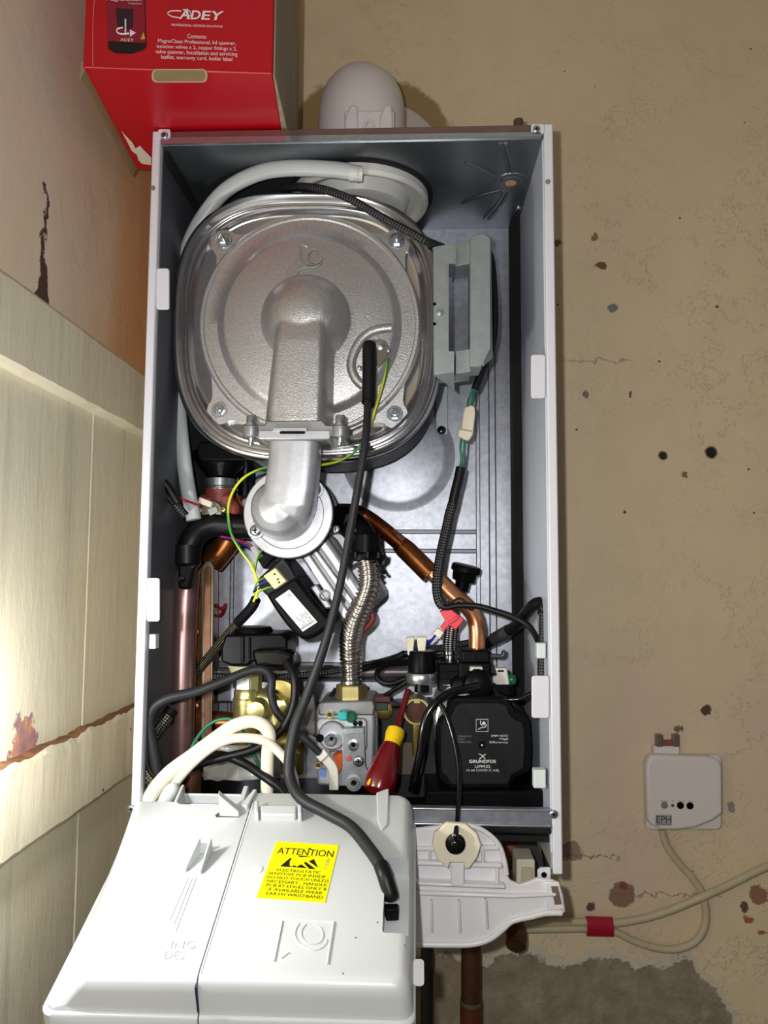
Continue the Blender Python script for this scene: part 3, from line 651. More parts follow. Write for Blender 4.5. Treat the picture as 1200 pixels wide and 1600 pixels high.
slab('housing_rib', (494, 842), (520, 833), (548, 880), (528, 896), -0.146, -0.06, cast_light, 0.008)
slab('housing_rib', (522, 905), (560, 875), (600, 930), (574, 955), -0.134, -0.06, cast_dull, 0.006)
sweep('housing_pipe', [(498, 838, -.150), (520, 868, -.150), (548, 910, -.148), (574, 948, -.145)], 0.0085, cast_light, fan)
lathe('housing_foot', P(508, 930, -0.140), FR, [(0.0065, -0.01), (0.0065, 0.003), (0.0045, 0.0035), (0.004, 0.001)], cast_dull, fan)
prism('foot_lug', [(484, 918), (494, 912), (520, 950), (508, 952)], -0.142, -0.12, cast_light, fan, bevel=0.002)
sweep('housing_gasket', [(548, 985, -.125), (566, 985, -.12), (582, 968, -.12), (578, 955, -.12)], 0.004, maroon, fan)
sweep('inlet_seal', [(430, 866, -.12), (450, 862, -.13), (470, 858, -.12)], 0.008, maroon, fan)
mo = prism('motor_cover', [(444, 873), (456, 888), (467, 905), (484, 928), (502, 950), (516, 966), (517, 975), (512, 983), (500, 991), (490, 997), (480, 1000), (470, 998), (460, 991), (448, 978), (436, 962), (424, 944), (413, 925), (410, 912), (424, 890)], -0.158, -0.10, blackp, fan, bevel=0.005, seg=3)
prism('cover_step', [(442, 868), (452, 880), (466, 903), (418, 932), (404, 918), (402, 905)], -0.163, -0.12, M('black_plastic_blue', (20, 22, 27), 0, 0.42, spec=0.3), mo, bevel=0.003)
lab = [(430, 936), (452, 921), (496, 972), (473, 987)]
lp = prism('motor_label', lab, -0.1588, -0.1575, M('label_white', (216, 220, 222), 0, 0.4), mo)
q4 = [P(x, y, -0.1589) for x, y in ((452, 921), (496, 972), (473, 987), (430, 936))]
text('label_print', [('CE', .07, .12, .15, .3), ('230V 50Hz', .62, .12, .90, .22), ('0.35 A', .66, .28, .90, .37), ('IP20', .62, .42, .74, .5), ('CLASS B', .70, .56, .90, .64), ('NRG 118', .62, .70, .90, .78)], q4, ink_grey, mo)
q5 = [P(x, y, -0.1589) for x, y in ((467, 982), (491, 966.5), (494.5, 970.5), (471, 986))]
text('label_maker', [('ebmpapst', .06, .05, .94, .9)], q5, ink, mo)
cn = thing('fan_connector', P(428, 915, -0.17), 'pale cream wire plug pushed into the black fan motor', 'connector')
prism('plug_body', [(411, 900), (430, 887), (448, 908), (429, 921)], -0.176, -0.160, M('plug_cream', (206, 204, 160), 0, 0.45), cn, bevel=0.001)
for q in ((429, 897), (434, 905), (436, 910)): prism('plug_slot', circ(q[0], q[1], 1.6, 8), -0.1763, -0.175, blackm, cn)
for k in range(4): sweep('plug_wire', [(413+k*4.5, 903+k*4.5, -.170), (403+k*3, 909+k*4, -.170), (396, 922+k*2, -.165)], 0.0011, (earth, blue_w, rubber_dark, earth)[k], cn, n=6)
c2 = thing('harness_socket', P(405, 880, -0.14), 'black harness socket with a small pale plug left of the fan motor', 'connector')
prism('socket_body', [(398, 868), (418, 852), (430, 872), (412, 890)], -0.140, -0.12, blackm, c2, bevel=0.002)
prism('socket_plug', [(390, 856), (400, 850), (410, 868), (400, 874)], -0.150, -0.135, M('socket_pale', (170, 170, 164), 0, 0.5), c2, bevel=0.001)
for k in range(3): sweep('socket_wire', [(345, 838+k*2, -.13), (366, 842+k*2, -.14), (394, 852+k*4, -.148)], 0.0010, (red_w, blue_w, rubber_dark)[k], c2, n=6)

SH = 0.0
# ================================================================== THERMOSTAT MANIFOLD (left)
man = thing('flow_manifold', P(345, 815, -0.13), 'reddish plastic manifold with round thermostat and white plug, under the black sump', 'manifold')
prism('manifold_body', [(308, 772), (360, 768), (372, 790), (372, 812), (305, 812)], -0.135, -0.09, maroon, man, bevel=0.006)
lathe('manifold_neck', P(343, 770, -0.118), UP, [(0.018, -0.012), (0.018, 0.004), (0.015, 0.006)], maroon, man)
lathe('thermostat', P(332, 799, -0.138), FR, [(0.0135, -0.003), (0.0135, 0.003), (0.012, 0.005), (0.004, 0.005)], M('thermostat_metal', (150, 136, 116), 0.8, 0.35), man)
prism('thermostat_tabs', [(323, 796), (338, 791), (341, 800), (328, 806)], -0.148, -0.14, zinc, man, bevel=0.0005)
for q in ((313, 797), (349, 796)): screw('brass_screw', q[0], q[1], -0.139, 0.004, brass, man)
prism('white_plug', [(311, 776), (332, 784), (329, 793), (309, 786)], -0.158, -0.145, M('plug_white', (232, 226, 206), 0, 0.4), man, bevel=0.0012)
sweep('amber_pipe', [(372, 778, -.10), (372, 800, -.10), (360, 840, -.09), (330, 880, -.085)], 0.016, copper_amber, man, n=18)
sweep('side_neck', [(385, 728, -.09), (383, 790, -.09)], 0.010, blackg, man, res=1, n=14)
lathe('grey_stub', P(386, 786, -0.12), FR, [(0.006, -0.01), (0.006, 0.004), (0.004, 0.006)], M('grey_stub', (120, 118, 116), 0.2, 0.5), man)

# ================================================================== PIPES
ep = thing('rubber_elbow', P(290, 920, -0.14), 'black rubber elbow pipe ending in a clip over the pinkish copper tube', 'pipe')
sweep('elbow_tube', [(400, 824, -.125), (370, 822, -.13), (335, 820, -.135), (313, 828, -.14), (299, 846, -.145), (294, 870, -.145), (292, 884, -.145)], 0.0150, rubber_dark, ep, n=24)
sweep('elbow_cuff', [(292, 852, -.146), (292, 884, -.146)], 0.0168, rubber_dark, ep, res=1, n=24)
prism('elbow_tongue', [(277, 880), (310, 880), (303, 890), (296, 921), (277, 921)], -0.168, -0.150, rubber_dark, ep, bevel=0.004)
lathe('tongue_pin', P(284, 905, -0.168), FR, [(0.004, 0), (0.0035, 0.002), (0.001, 0.0022)], blackg, ep)
tag(sweep('copper_tube', [(293, 893, -.142), (289, 960, -.142), (286, 1060, -.142), (284, 1160, -.142), (284, 1214, -.142)], 0.0148, copper_pink, n=28), 'thick dull pink copper tube standing upright along the left casing side', 'pipe')
ph = thing('plate_exchanger', P(318, 1215, -0.09), 'amber stained plate heat exchanger edge beside the pink copper tube', 'heat exchanger')
box = prism('plate_stack', rect(302, 884, 320, 1215), -0.118, -0.05, copper_amber, ph, bevel=0.003)
prism('plate_frame', [(314, 1215), (314, 900), (316, 884), (322, 877), (330, 877), (334, 886), (334, 900), (331, 1130), (330, 1215)], -0.122, -0.118, M('plate_frame_steel', (112, 108, 94), 0.6, 0.42, 0.2, 40), ph, bevel=0.0008)
prism('plate_slot', [(319, 1200), (319, 892), (322, 886), (328, 886), (330, 892), (328, 1200)], -0.1232, -0.1215, M('stained_plate', (120, 78, 48), 0.6, 0.45, c2=(84, 52, 30), vscale=30), ph, bevel=0.0006)
for k in range(5):
    py = 930+k*58; lathe('plate_dimple', P(305, py, -0.1185), FR, [(0.006, -0.001), (0.005, 0.002), (0.002, 0.003)], copper_amber, ph, n=16)
sweep('lower_nut', [(298, 1190, -.15), (298, 1240, -.15)], 0.012, copper_old, ph, res=1, n=6)
sweep('side_pipe', [(318, 1126, -.10), (345, 1128, -.10), (372, 1130, -.10)], 0.013, copper_amber, ph, res=1, n=16)
for k in range(2): sweep('red_lead', [(334, 940+k*4, -.06), (345, 950+k*2, -.07), (352, 943+k*6, -.07), (346, 958+k*3, -.06), (336, 964, -.055)], 0.0012, red_w, ph, n=6)
fp = thing('copper_flow_pipe', P(744, 1015, -0.13), 'copper pipe running diagonally down to the black pump from behind the fan', 'pipe')
sweep('pipe_run', [(500, 800, -.10), (535, 799, -.10), (558, 801, -.10), (577, 811, -.10), (602, 830, -.105), (630, 853, -.108), (668, 888, -.112), (704, 924, -.12), (725, 943, -.128), (740, 962, -.135), (745, 985, -.138), (745, 1020, -.138)], 0.0098, copper, fp, n=24)
bm = bmesh.new(); sweep_bm(bm, [P(500, 800, -.10), P(535, 799, -.10), P(558, 801, -.10), P(577, 811, -.10), P(602, 830, -.105), P(628, 852, -.108)], 0.0099, n=24)
link('darkened_bend', bm, copper_dark, fp, smooth=60)
sweep('joint_sleeve', [(629, 856, -.108), (633, 858, -.109), (668, 893, -.1135), (672, 897, -.114)], 0.0124, M('sleeve_copper', (150, 92, 46), 0.85, 0.33, c2=(112, 62, 30), vscale=60), fp, n=24, res=2)
sweep('pipe_clip', [(702, 951, -.148), (716, 938, -.150), (728, 944, -.150), (736, 950, -.14)], 0.0035, M('clip_bronze', (88, 76, 56), 0.6, 0.4), fp, flat=1.5)

# flexible gas hose
def corr(s, L):
    if s > L-0.004: return 0.0125
    return 0.0120+0.0013*math.sin(2*math.pi*s/0.0050)
gh = thing('gas_hose', P(549, 1095, -0.15), 'corrugated stainless steel gas hose curving down to a brass nut', 'hose')
sweep('corrugated_tube', [(571, 862, -.186), (576, 886, -.188), (577, 912, -.188), (566, 944, -.182), (554, 972, -.172), (548, 1000, -.160), (548, 1032, -.152), (549, 1068, -.152)], corr, M('hose_steel', (190, 186, 180), 1.0, 0.24), gh, n=26, step=0.0006)
lathe('hose_collar', P(571, 872, -0.186), UP, [(0.019, -0.003), (0.020, 0.0), (0.020, 0.004), (0.016, 0.006), (0.016, 0.026), (0.018, 0.028)], blackm, gh)
for k in range(9):
    a = k*40; cc = P(571, 872, -0.186)+Vector((0.020*math.cos(math.radians(a)), 0.020*math.sin(math.radians(a)), 0.0)); 
    sweep('collar_lug', [cc, cc+UP*0.006], 0.003, blackm, gh, res=1, n=6)
nc = P(549, 1096, -0.152)
lathe('brass_nut', nc, UP, [(0.0165, 0), (0.0182, 0.0015), (0.0182, 0.0185), (0.0165, 0.020)], brass, gh, n=6, smooth=20)
lathe('union_washer', nc-UP*0.005, UP, [(0.010, -0.004), (0.0155, 0), (0.0155, 0.005)], cast_dull, gh)
SH = -0.036
jb = thing('fan_inlet_elbow', P(555, 850, -0.13), 'black plastic inlet elbow above the corrugated gas hose', 'elbow')
sweep('elbow_body', [(572, 858, -.145), (562, 834, -.145), (542, 815, -.13), (520, 812, -.12)], 0.017, blackm, jb, n=20)
prism('elbow_flange', [(540, 800), (556, 806), (600, 868), (596, 882), (584, 876), (534, 818)], -0.152, -0.12, blackm, jb, bevel=0.002)
for q in ((552, 808), (563, 822), (575, 838), (588, 856), (596, 872)): lathe('elbow_stud', P(q[0], q[1], -0.152), FR, [(0.0045, -0.002), (0.004, 0.003), (0.002, 0.004)], blackp, jb, n=12)
screw('elbow_screw', 525, 827, -0.155, 0.005, zinc, jb)
strokes('elbow_cable', [[(545, 806, -.158), (560, 836, -.160), (582, 864, -.158), (596, 890, -.155), (601, 895, -.15)]], 0.0020, rubber_dark, jb)

SH = 0.0
# ================================================================== DIVERTER VALVE WITH BLACK ACTUATOR
ac = thing('valve_actuator', P(398, 1045, -0.15), 'black motor head sitting on top of the brass diverter valve', 'actuator')
cc = P(395, 992, -0.150)
lathe('actuator_cap', cc, UP, [(0.0235, -0.004), (0.0235, 0.006), (0.021, 0.010), (0.004, 0.011)], blackp, ac)
prism('actuator_body', [(352, 992), (440, 990), (449, 998), (449, 1018), (448, 1030), (392, 1034), (388, 1040), (360, 1040), (345, 1034), (345, 1012)], -0.182, -0.115, blackp, ac, bevel=0.005, seg=3)
prism('actuator_plug', [(392, 1016), (430, 1014), (457, 1020), (458, 1040), (430, 1044), (398, 1042)], -0.196, -0.165, blackg, ac, bevel=0.004)
prism('actuator_rib', rect(376, 994, 381, 1036, 2), -0.1845, -0.18, blackp, ac, bevel=0.001)
prism('actuator_rib', rect(388, 996, 391, 1030, 1), -0.1845, -0.18, blackp, ac, bevel=0.001)
dv = thing('diverter_valve', P(392, 1215, -0.13), 'brass diverter valve body below the black motor head', 'valve')
lathe('valve_collar', P(383, 1052, -0.142), UP, [(0.014, -0.004), (0.018, 0.004), (0.021, 0.010)], M('collar_cream', (206, 198, 160), 0.1, 0.5), dv)
lathe('valve_nut', P(383, 1075, -0.142), UP, [(0.0145, 0), (0.0145, 0.016)], galv, dv, n=6)
lathe('valve_neck', P(395, 1078, -0.142), UP, [(0.011, 0), (0.011, 0.022)], brass, dv, n=8)
vb = P(384, 1200, -0.142); H = (P(384, 1075, -0.142)-vb).z
lathe('valve_body', vb, UP, [(0.012, 0), (0.0135, 0.01), (0.0145, H*0.40), (0.0162, H*0.46), (0.0162, H*0.80), (0.0170, H*0.805), (0.0170, H*0.87), (0.0160, H*0.88), (0.0160, H*0.96), (0.0140, H)], brass, dv, n=32)
lathe('side_plug', P(404, 1107, -0.152), FR, [(0.013, -0.014), (0.013, 0.004), (0.0115, 0.010), (0.0105, 0.018), (0.009, 0.0185)], brass, dv, n=28)
sweep('valve_branch', [(404, 1090, -.140), (424, 1098, -.140), (432, 1125, -.140), (418, 1138, -.142)], 0.012, brass, dv, n=16)
sweep('valve_outlet', [(400, 1168, -.135), (430, 1160, -.135), (452, 1158, -.135)], 0.013, brass_dark, dv, n=16)
lathe('outlet_cap', P(458, 1174, -0.145), FR, [(0.0125, -0.012), (0.0125, 0.004), (0.010, 0.007), (0.006, 0.005)], brass_dark, dv)
lathe('outlet_skirt', P(456, 1208, -0.145), UP, [(0.013, 0), (0.014, 0.006), (0.013, 0.024)], brass_dark, dv)
lathe('branch_nut', P(440, 1102, -0.150), FR, [(0.0075, -0.01), (0.0075, 0.006), (0.0045, 0.007)], brass, dv, n=6)
screw('valve_screw', 419, 1135, -0.158, 0.006, zinc, dv)
lathe('branch_ring', P(436, 1092, -0.128), FR, [(0.022, -0.02), (0.022, 0.0), (0.016, 0.001)], brass_dark, dv, n=24)

# ================================================================== GAS VALVE
gv = thing('gas_valve', P(540, 1225, -0.15), 'silver cast gas valve block under the brass nut, left of the screwdriver', 'gas valve')
prism('valve_block', [(494, 1112), (496, 1104), (584, 1100), (586, 1135), (584, 1228), (495, 1228)], -0.172, -0.10, cast_light, gv, bevel=0.003)
prism('block_top', [(496, 1104), (500, 1097), (582, 1094), (586, 1104), (584, 1118), (498, 1118)], -0.178, -0.10, cast_dull, gv, bevel=0.002)
prism('block_plate', rect(494, 1122, 574, 1175, 8), -0.177, -0.165, cast_light, gv, bevel=0.002)
prism('block_side', [(576, 1112), (590, 1110), (592, 1200), (576, 1200)], -0.150, -0.10, zinc, gv, bevel=0.002)
lathe('regulator', P(519, 1149, -0.178), FR, [(0.0150, -0.004), (0.0150, 0.003), (0.0138, 0.004), (0.007, 0.0035)], cast_light, gv, n=40)
lathe('regulator_screw', P(518, 1154, -0.180), FR, [(0.0068, 0), (0.0068, 0.010), (0.0058, 0.0115), (0.0028, 0.0115), (0.0026, 0.010)], zinc, gv, n=24)
for q, m_ in (((515, 1117), brass), ((497, 1196), brass)): lathe('test_port', P(q[0], q[1], -0.182), FR, [(0.0042, -0.008), (0.0042, 0.002), (0.003, 0.002), (0.0028, 0.0)], m_, gv, n=20)
lathe('test_port', P(500, 1153, -0.181), FR, [(0.0045, -0.006), (0.0045, 0.002), (0.002, 0.002)], blackm, gv, n=20)
for q in ((515, 1117), (497, 1196)): lathe('port_bore', P(q[0], q[1], -0.1842), FR, [(0.0024, -0.0006), (0.0022, 0.0003)], M('port_bore', (52, 40, 18), 0.3, 0.5), gv, n=16)
lathe('regulator_ring', P(519, 1149, -0.181), FR, [(0.0158, -0.004), (0.0158, 0.0), (0.0150, 0.0012), (0.0142, 0.0)], cast_dull, gv, n=40)
lathe('screw_socket', P(518, 1154, -0.1915), FR, [(0.0028, -0.001), (0.0026, 0.0002)], blackm, gv, n=6)
for q in ((555, 1130), (563, 1130)): lathe('small_hole', P(q[0], q[1], -0.1772), FR, [(0.003, 0), (0.002, 0.0005)], blackm, gv, n=14)
tl = prism('teal_cap', rect(528, 1112, 543, 1126, 3), -0.196, -0.182, teal, gv, bevel=0.0015)
lathe('teal_knob', P(549, 1119, -0.180), FR, [(0.0065, -0.003), (0.0065, 0.005), (0.004, 0.007)], green_d, gv)
br = prism('solenoid_bracket', [(535, 1147), (569, 1146), (571, 1196), (576, 1208), (577, 1228), (526, 1228), (528, 1212), (535, 1199)], -0.192, -0.190, galv, gv, bevel=0.0006)
prism('bracket_top', [(537, 1138), (569, 1137), (569, 1147), (535, 1148)], -0.190, -0.176, galv_bracket, gv, bevel=0.001)
lathe('bracket_bush', P(552, 1164, -0.192), FR, [(0.0062, 0), (0.0062, 0.002), (0.004, 0.0025), (0.0035, 0.001)], zinc, br); lathe('bush_hole', P(552, 1164, -0.1935), FR, [(0.0026, 0), (0.002, 0.001)], blackm, br)
screw('bracket_screw', 560.5, 1189, -0.192, 0.0062, zinc, br, h=0.003)
lathe('red_seal', P(546, 1185, -0.192), FR, [(0.003, 0), (0.0022, 0.0006)], M('red_seal', (190, 80, 70), 0, 0.5), br)
lathe('lower_bush', P(553, 1223, -0.192), FR, [(0.009, 0), (0.009, 0.0012), (0.0062, 0.0016), (0.0056, 0.0030), (0.0036, 0.0030), (0.0032, 0.001)], cast_dull, br)
lathe('bush_recess', P(553, 1223, -0.193), FR, [(0.0032, -0.001), (0.003, 0.0003)], blackm, br, n=16)
prism('orange_coil', [(519, 1181), (535, 1176), (536, 1200), (528, 1212), (520, 1212)], -0.186, -0.17, orange, gv, bevel=0.002)
prism('blue_label', rect(499, 1201, 509, 1214), -0.1732, -0.171, M('blue_print', (96, 130, 190), 0, 0.5), gv)
gp = thing('gas_valve_plug', P(515, 1228, -0.19), 'white elbow shaped cable plug on the left of the gas valve', 'connector')
bm = bmesh.new(); sweep_bm(bm, [P(498, 1176, -.196), P(508, 1183, -.196), P(520, 1198, -.194), P(522, 1214, -.192), P(522, 1232, -.19)], 0.0072, n=4, res=4, ang=0.785)
link('plug_body', bm, M('plug_milky', (226, 224, 210), 0, 0.4), gp, smooth=30, bevel=0.001)
prism('plug_collar', [(493, 1182), (506, 1171), (514, 1180), (501, 1192)], -0.204, -0.186, M('plug_milky'), gp, bevel=0.0015)

cpn = thing('marked_cover', P(478, 1150, -0.12), 'grey moulded cover with raised letters just left of the gas valve', 'cover')
cpl = prism('cover_plate', [(458, 1090), (492, 1086), (494, 1148), (486, 1150), (480, 1142), (466, 1146)], -0.128, -0.12, M('smoked_cover', (120, 118, 116), 0.2, 0.35, 0.3, 60), cpn, bevel=0.002)
text('raised_letters', [('ILH', 0, 0, 1, .42), ('2P', .05, .56, .6, .98)], [P(x, y, -0.1284) for x, y in ((471, 1119), (491, 1119), (491, 1133), (471, 1133))], M('raised_grey', (70, 68, 68), 0, 0.5), cpl)
# gas valve background blocks
hb = thing('dark_filler_block', P(625, 1255, -0.10), 'dark hydraulic block added to fill the shadow between gas valve and pump', 'hydraulic block')
prism('block_body', [(592, 1105), (690, 1100), (690, 1250), (592, 1250)], -0.125, -0.05, dark, hb, bevel=0.004)  # near-black body added to stand in for the shade low in the casing
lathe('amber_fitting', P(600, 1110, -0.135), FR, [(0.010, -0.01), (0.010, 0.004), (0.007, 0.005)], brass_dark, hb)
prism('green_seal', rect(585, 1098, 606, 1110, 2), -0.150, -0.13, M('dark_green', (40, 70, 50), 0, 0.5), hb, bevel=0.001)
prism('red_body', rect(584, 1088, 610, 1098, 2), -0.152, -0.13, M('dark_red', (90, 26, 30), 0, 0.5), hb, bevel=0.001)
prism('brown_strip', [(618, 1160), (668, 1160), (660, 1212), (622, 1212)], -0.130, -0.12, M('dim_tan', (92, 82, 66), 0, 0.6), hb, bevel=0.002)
bro = lathe('brass_ring', P(651, 1112, -0.158), FR, [(0.0158, -0.03), (0.0158, 0.0), (0.0150, 0.0008), (0.0130, 0.0008), (0.0120, -0.010), (0.002, -0.014)], brass, hb, n=40)
prism('brass_tab', rect(646, 1091, 657, 1100, 2), -0.160, -0.15, brass, hb, bevel=0.0008)
lathe('bore_shade', P(651, 1112, -0.152), FR, [(0.0118, -0.002), (0.0118, 0.0), (0.002, 0.0005)], M('bore_brown', (70, 34, 20), 0.4, 0.5), hb)
sweep('brass_stem', [(651, 1130, -.150), (651, 1148, -.150), (652, 1180, -.148)], 0.006, brass_dark, hb)
gs = box3('shelf_rail', (XI+0.03, -0.066, P(500, 1100, -0.066).z), (XJ-0.03, -0.034, P(500, 1062, -0.066).z), galv, None, bevel=0.003)
tag(gs, 'horizontal galvanised cross rail behind the gas valve and brass valve', 'rail')
r2 = sweep('cross_tube', [P(330, 1050, -0.05), P(680, 1050, -0.05)], 0.0068, M('dull_grey_tube', (120, 112, 112), 0.5, 0.4), res=1, n=16); tag(r2, 'dull grey tube running across the back just above the galvanised cross rail', 'tube')

# ================================================================== SENSOR, AIR VENT
sn = thing('pressure_sensor', P(658, 1085, -0.15), 'black cylindrical sensor with shiny zinc collar and two white tabs', 'sensor')
c0 = P(659, 1052, -0.158)
lathe('sensor_body', c0, UP, [(0.0158, 0.002), (0.0158, 0.024), (0.0148, 0.026), (0.003, 0.0262)], blackm, sn)
lathe('zinc_collar', c0, UP, [(0.0175, -0.011), (0.0185, -0.009), (0.0185, -0.001), (0.0175, 0.001), (0.015, 0.001)], zinc, sn)
lathe('sensor_foot', c0-UP*0.021, UP, [(0.0085, 0), (0.0085, 0.010)], blackg, sn)
for (a, b, c_, d) in ((634, 996, 649, 1024), (651, 996, 668, 1024)):
    prism('white_tab', [(a, b), (c_-1, b-1), (c_-4, d), (a+3, d)], -0.164, -0.155, offwhite, sn, bevel=0.001)
av = thing('air_vent', P(724, 935, -0.09), 'black capped air vent on a dark tube behind the copper pipe', 'air vent')
ax = (P(728, 884, -.09)-P(716, 935, -.085)).normalized(); c0 = P(727, 893, -.09)
lathe('vent_cap', c0, ax, [(0.014, -0.012), (0.0155, -0.002), (0.0185, 0.0), (0.0185, 0.006), (0.017, 0.008), (0.003, 0.008)], blackp, av)
sweep('vent_neck', [c0-ax*0.008, c0-ax*0.024], 0.009, blackm, av, res=1, n=14)
sweep('vent_tube', [c0-ax*0.02, P(716, 925, -.085), P(708, 948, -.085), P(705, 965, -.09)], 0.0088, M('dark_tube', (70, 66, 66), 0.5, 0.35), av, n=14)
bh = thing('braided_hose', P(703, 1040, -0.10), 'short steel braided hose with silver crimp, left of the bright copper bend', 'hose')
sweep('braid_tube', [(708, 968, -.10), (705, 985, -.10), (703, 1005, -.10), (703, 1024, -.10)], 0.0092, steel_braid, bh, n=16)
lathe('crimp', P(703, 1040, -0.10), UP, [(0.0095, 0), (0.0095, 0.003), (0.0085, 0.004), (0.0085, 0.013), (0.0098, 0.014), (0.0098, 0.018)], steel, bh)

# ================================================================== PUMP
pump = thing('pump', P(757, 1250, -0.13), 'black electric circulation pump with printed square face', 'pump')
outl = [(700, 1095), (712, 1089), (788, 1089), (798, 1097), (806, 1108), (820, 1114), (826, 1126), (829, 1165), (827, 1205), (816, 1211), (803, 1217), (797, 1233), (705, 1233), (696, 1226), (684, 1216), (682, 1190), (682, 1140), (686, 1124), (697, 1114)]
prism('motor_case', [(x+(x-757)*0.02, y+(y-1160)*0.02) for x, y in outl], -0.192, -0.11, blackm, pump, bevel=0.004, seg=3)
inn = [(712, 1101), (722, 1098), (782, 1098), (792, 1103), (796, 1116), (804, 1124), (816, 1128), (819, 1140), (820, 1170), (818, 1200), (810, 1206), (800, 1210), (794, 1226), (706, 1226), (698, 1214), (690, 1206), (688, 1180), (688, 1135), (692, 1124), (704, 1120), (710, 1112)]
face = prism('face_panel', inn, -0.1945, -0.190, M('pump_face', (20, 20, 23), 0, 0.5, spec=0.22), pump, bevel=0.001)
PF = -0.1947
def fq(x0, y0, x1, y1): return [P(x0, y0, PF), P(x1, y0, PF), P(x1, y1, PF), P(x0, y1, PF)]
text('face_print', [('*GRUNDFOS', .0, .0, 1.0, 1.0)], fq(733, 1187, 775, 1192), white_ink, face)
text('face_print', [('UPM3S', .0, .0, 1.0, 1.0)], fq(742, 1195, 766, 1200), white_ink, face)
text('face_print', [('15-60 CAOD-C AZJ', .0, .0, 1.0, 1.0)], fq(729, 1202, 779, 1206), white_ink, face)
text('face_print', [('IMM NTC', .1, .0, 1.0, .24), ('High', .55, .34, 1, .62), ('Efficiency', .0, .72, 1.0, 1.0)], fq(765, 1148, 794, 1162), white_ink, face)
text('face_print', [('70049101', 0, 0, 1, .26), ('10210', 0, .37, .5, .62), ('110001750', 0, .74, 1, 1.0)], fq(715, 1149, 736, 1161), ink_grey, face)
strokes('face_emblem', [[(744, 1124, PF), (744, 1143, PF)], [(744, 1143, PF), (762.5, 1143, PF)], [(762.5, 1143, PF), (762.5, 1124, PF)], [(762.5, 1124, PF), (744, 1124, PF)]], 0.0003, white_ink, face, res=1)
strokes('face_emblem', [[(747, 1140, PF), (752, 1137, PF), (758, 1136, PF), (760, 1132, PF)], [(751, 1126, PF), (751, 1131, PF), (754, 1134, PF)]], 0.0006, white_ink, face)
lathe('emblem_dot', P(756, 1130, PF), FR, [(0.0019, 0), (0.0018, 0.0003)], white_ink, face)
strokes('maker_mark', [[(748, 1178, PF), (753, 1180, PF), (758, 1186, PF)], [(759, 1178, PF), (754, 1182, PF), (749, 1186, PF)]], 0.0005, white_ink, face)
lathe('centre_recess', P(753, 1164, PF), FR, [(0.004, 0), (0.0036, 0.0006)], blackg, face)
lathe('centre_pin', P(753, 1164, PF), FR, [(0.0012, 0), (0.0010, 0.0012)], white_ink, face, n=8)
prism('cast_volute', [(680, 1165), (677, 1118), (684, 1095), (698, 1080), (724, 1074), (738, 1078), (735, 1110), (700, 1165)], -0.186, -0.09, zinc, pump, bevel=0.006, seg=3)
prism('cast_volute', [(780, 1092), (800, 1098), (812, 1110), (812, 1120), (790, 1120)], -0.176, -0.09, zinc, pump, bevel=0.004)
prism('pump_shoulder', [(700, 1088), (706, 1058), (760, 1050), (800, 1060), (806, 1094)], -0.160, -0.08, blackm, pump, bevel=0.006)
lathe('cable_boss', P(747, 1070, -0.180), FR, [(0.017, -0.015), (0.017, 0.0), (0.015, 0.005), (0.010, 0.008), (0.004, 0.009)], blackm, pump)
prism('union_block', rect(721, 1016, 765, 1036, 3), -0.162, -0.115, blackm, pump, bevel=0.003)
prism('union_block', rect(716, 1034, 768, 1062, 4), -0.158, -0.11, blackm, pump, bevel=0.004)
prism('union_seam', rect(742, 1017, 744, 1035), -0.1635, -0.16, blackg, pump)
bl = thing('vent_body', P(695, 1085, -0.12), 'ribbed black plastic block between the zinc collar and the pump union', 'fitting')
prism('rib_block', rect(684, 1036, 722, 1080, 3), -0.150, -0.09, blackp, bl, bevel=0.003)
for py in (1047, 1058, 1069): prism('rib', rect(688, py, 720, py+3, 1), -0.154, -0.148, blackg, bl, bevel=0.0008)
for nm, (x0, y0, x1, y1), grp in (('union_clip', (735, 1042, 756, 1054), 0), ('union_clip', (772, 1044, 795, 1070), 1)):
    cl = thing(nm, P((x0+x1)/2, y1, -0.17), ('pale grey spring clip in front of the pump union' if not grp else 'pale grey spring clip beside the green plug, right of the pump union'), 'clip', 'grey union clips on the pump')
    if grp: prism('clip_body', [(774, 1044), (792, 1044), (794, 1056), (796, 1070), (776, 1070), (770, 1066), (770, 1058), (777, 1056)], -0.172, -0.160, M('clip_grey', (204, 200, 194), 0, 0.45), cl, bevel=0.001)
    else: prism('clip_body', [(735, 1042), (754, 1042), (755, 1050), (757, 1054), (750, 1055), (748, 1050), (744, 1050), (742, 1055), (734, 1054)], -0.176, -0.164, M('clip_grey', (204, 200, 194), 0, 0.45), cl, bevel=0.001)
    prism('clip_slot', rect((x0+x1)/2-6, y0+3, (x0+x1)/2+4, y0+6, 1), -0.1765 if not grp else -0.1725, -0.17, blackm, cl)
gn = thing('green_plug', P(799, 1065, -0.155), 'small round green plug beside the right hand grey clip', 'plug')
lathe('plug_head', P(800, 1062, -0.160), (P(806, 1062, -.16)-P(800, 1062, -.16)).normalized()+FR*0.6, [(0.006, -0.008), (0.0065, 0.0), (0.005, 0.003), (0.003, 0.003)], green_d, gn)
hk = sweep('wire_hook', [(760, 1026, -.12), (772, 1025, -.12), (784, 1025, -.12), (787, 1020, -.12), (785, 1017, -.12)], 0.0028, M('grey_hook', (92, 94, 98), 0.5, 0.4)); tag(hk, 'small grey hooked pin sticking out right of the pump union', 'hook')
pd = prism('pump_tray', rect(664, 1236, 852, 1262, 3), -0.20, -0.05, blackm, bevel=0.003); tag(pd, 'black plastic tray under the pump, above the galvanised front rail', 'tray')
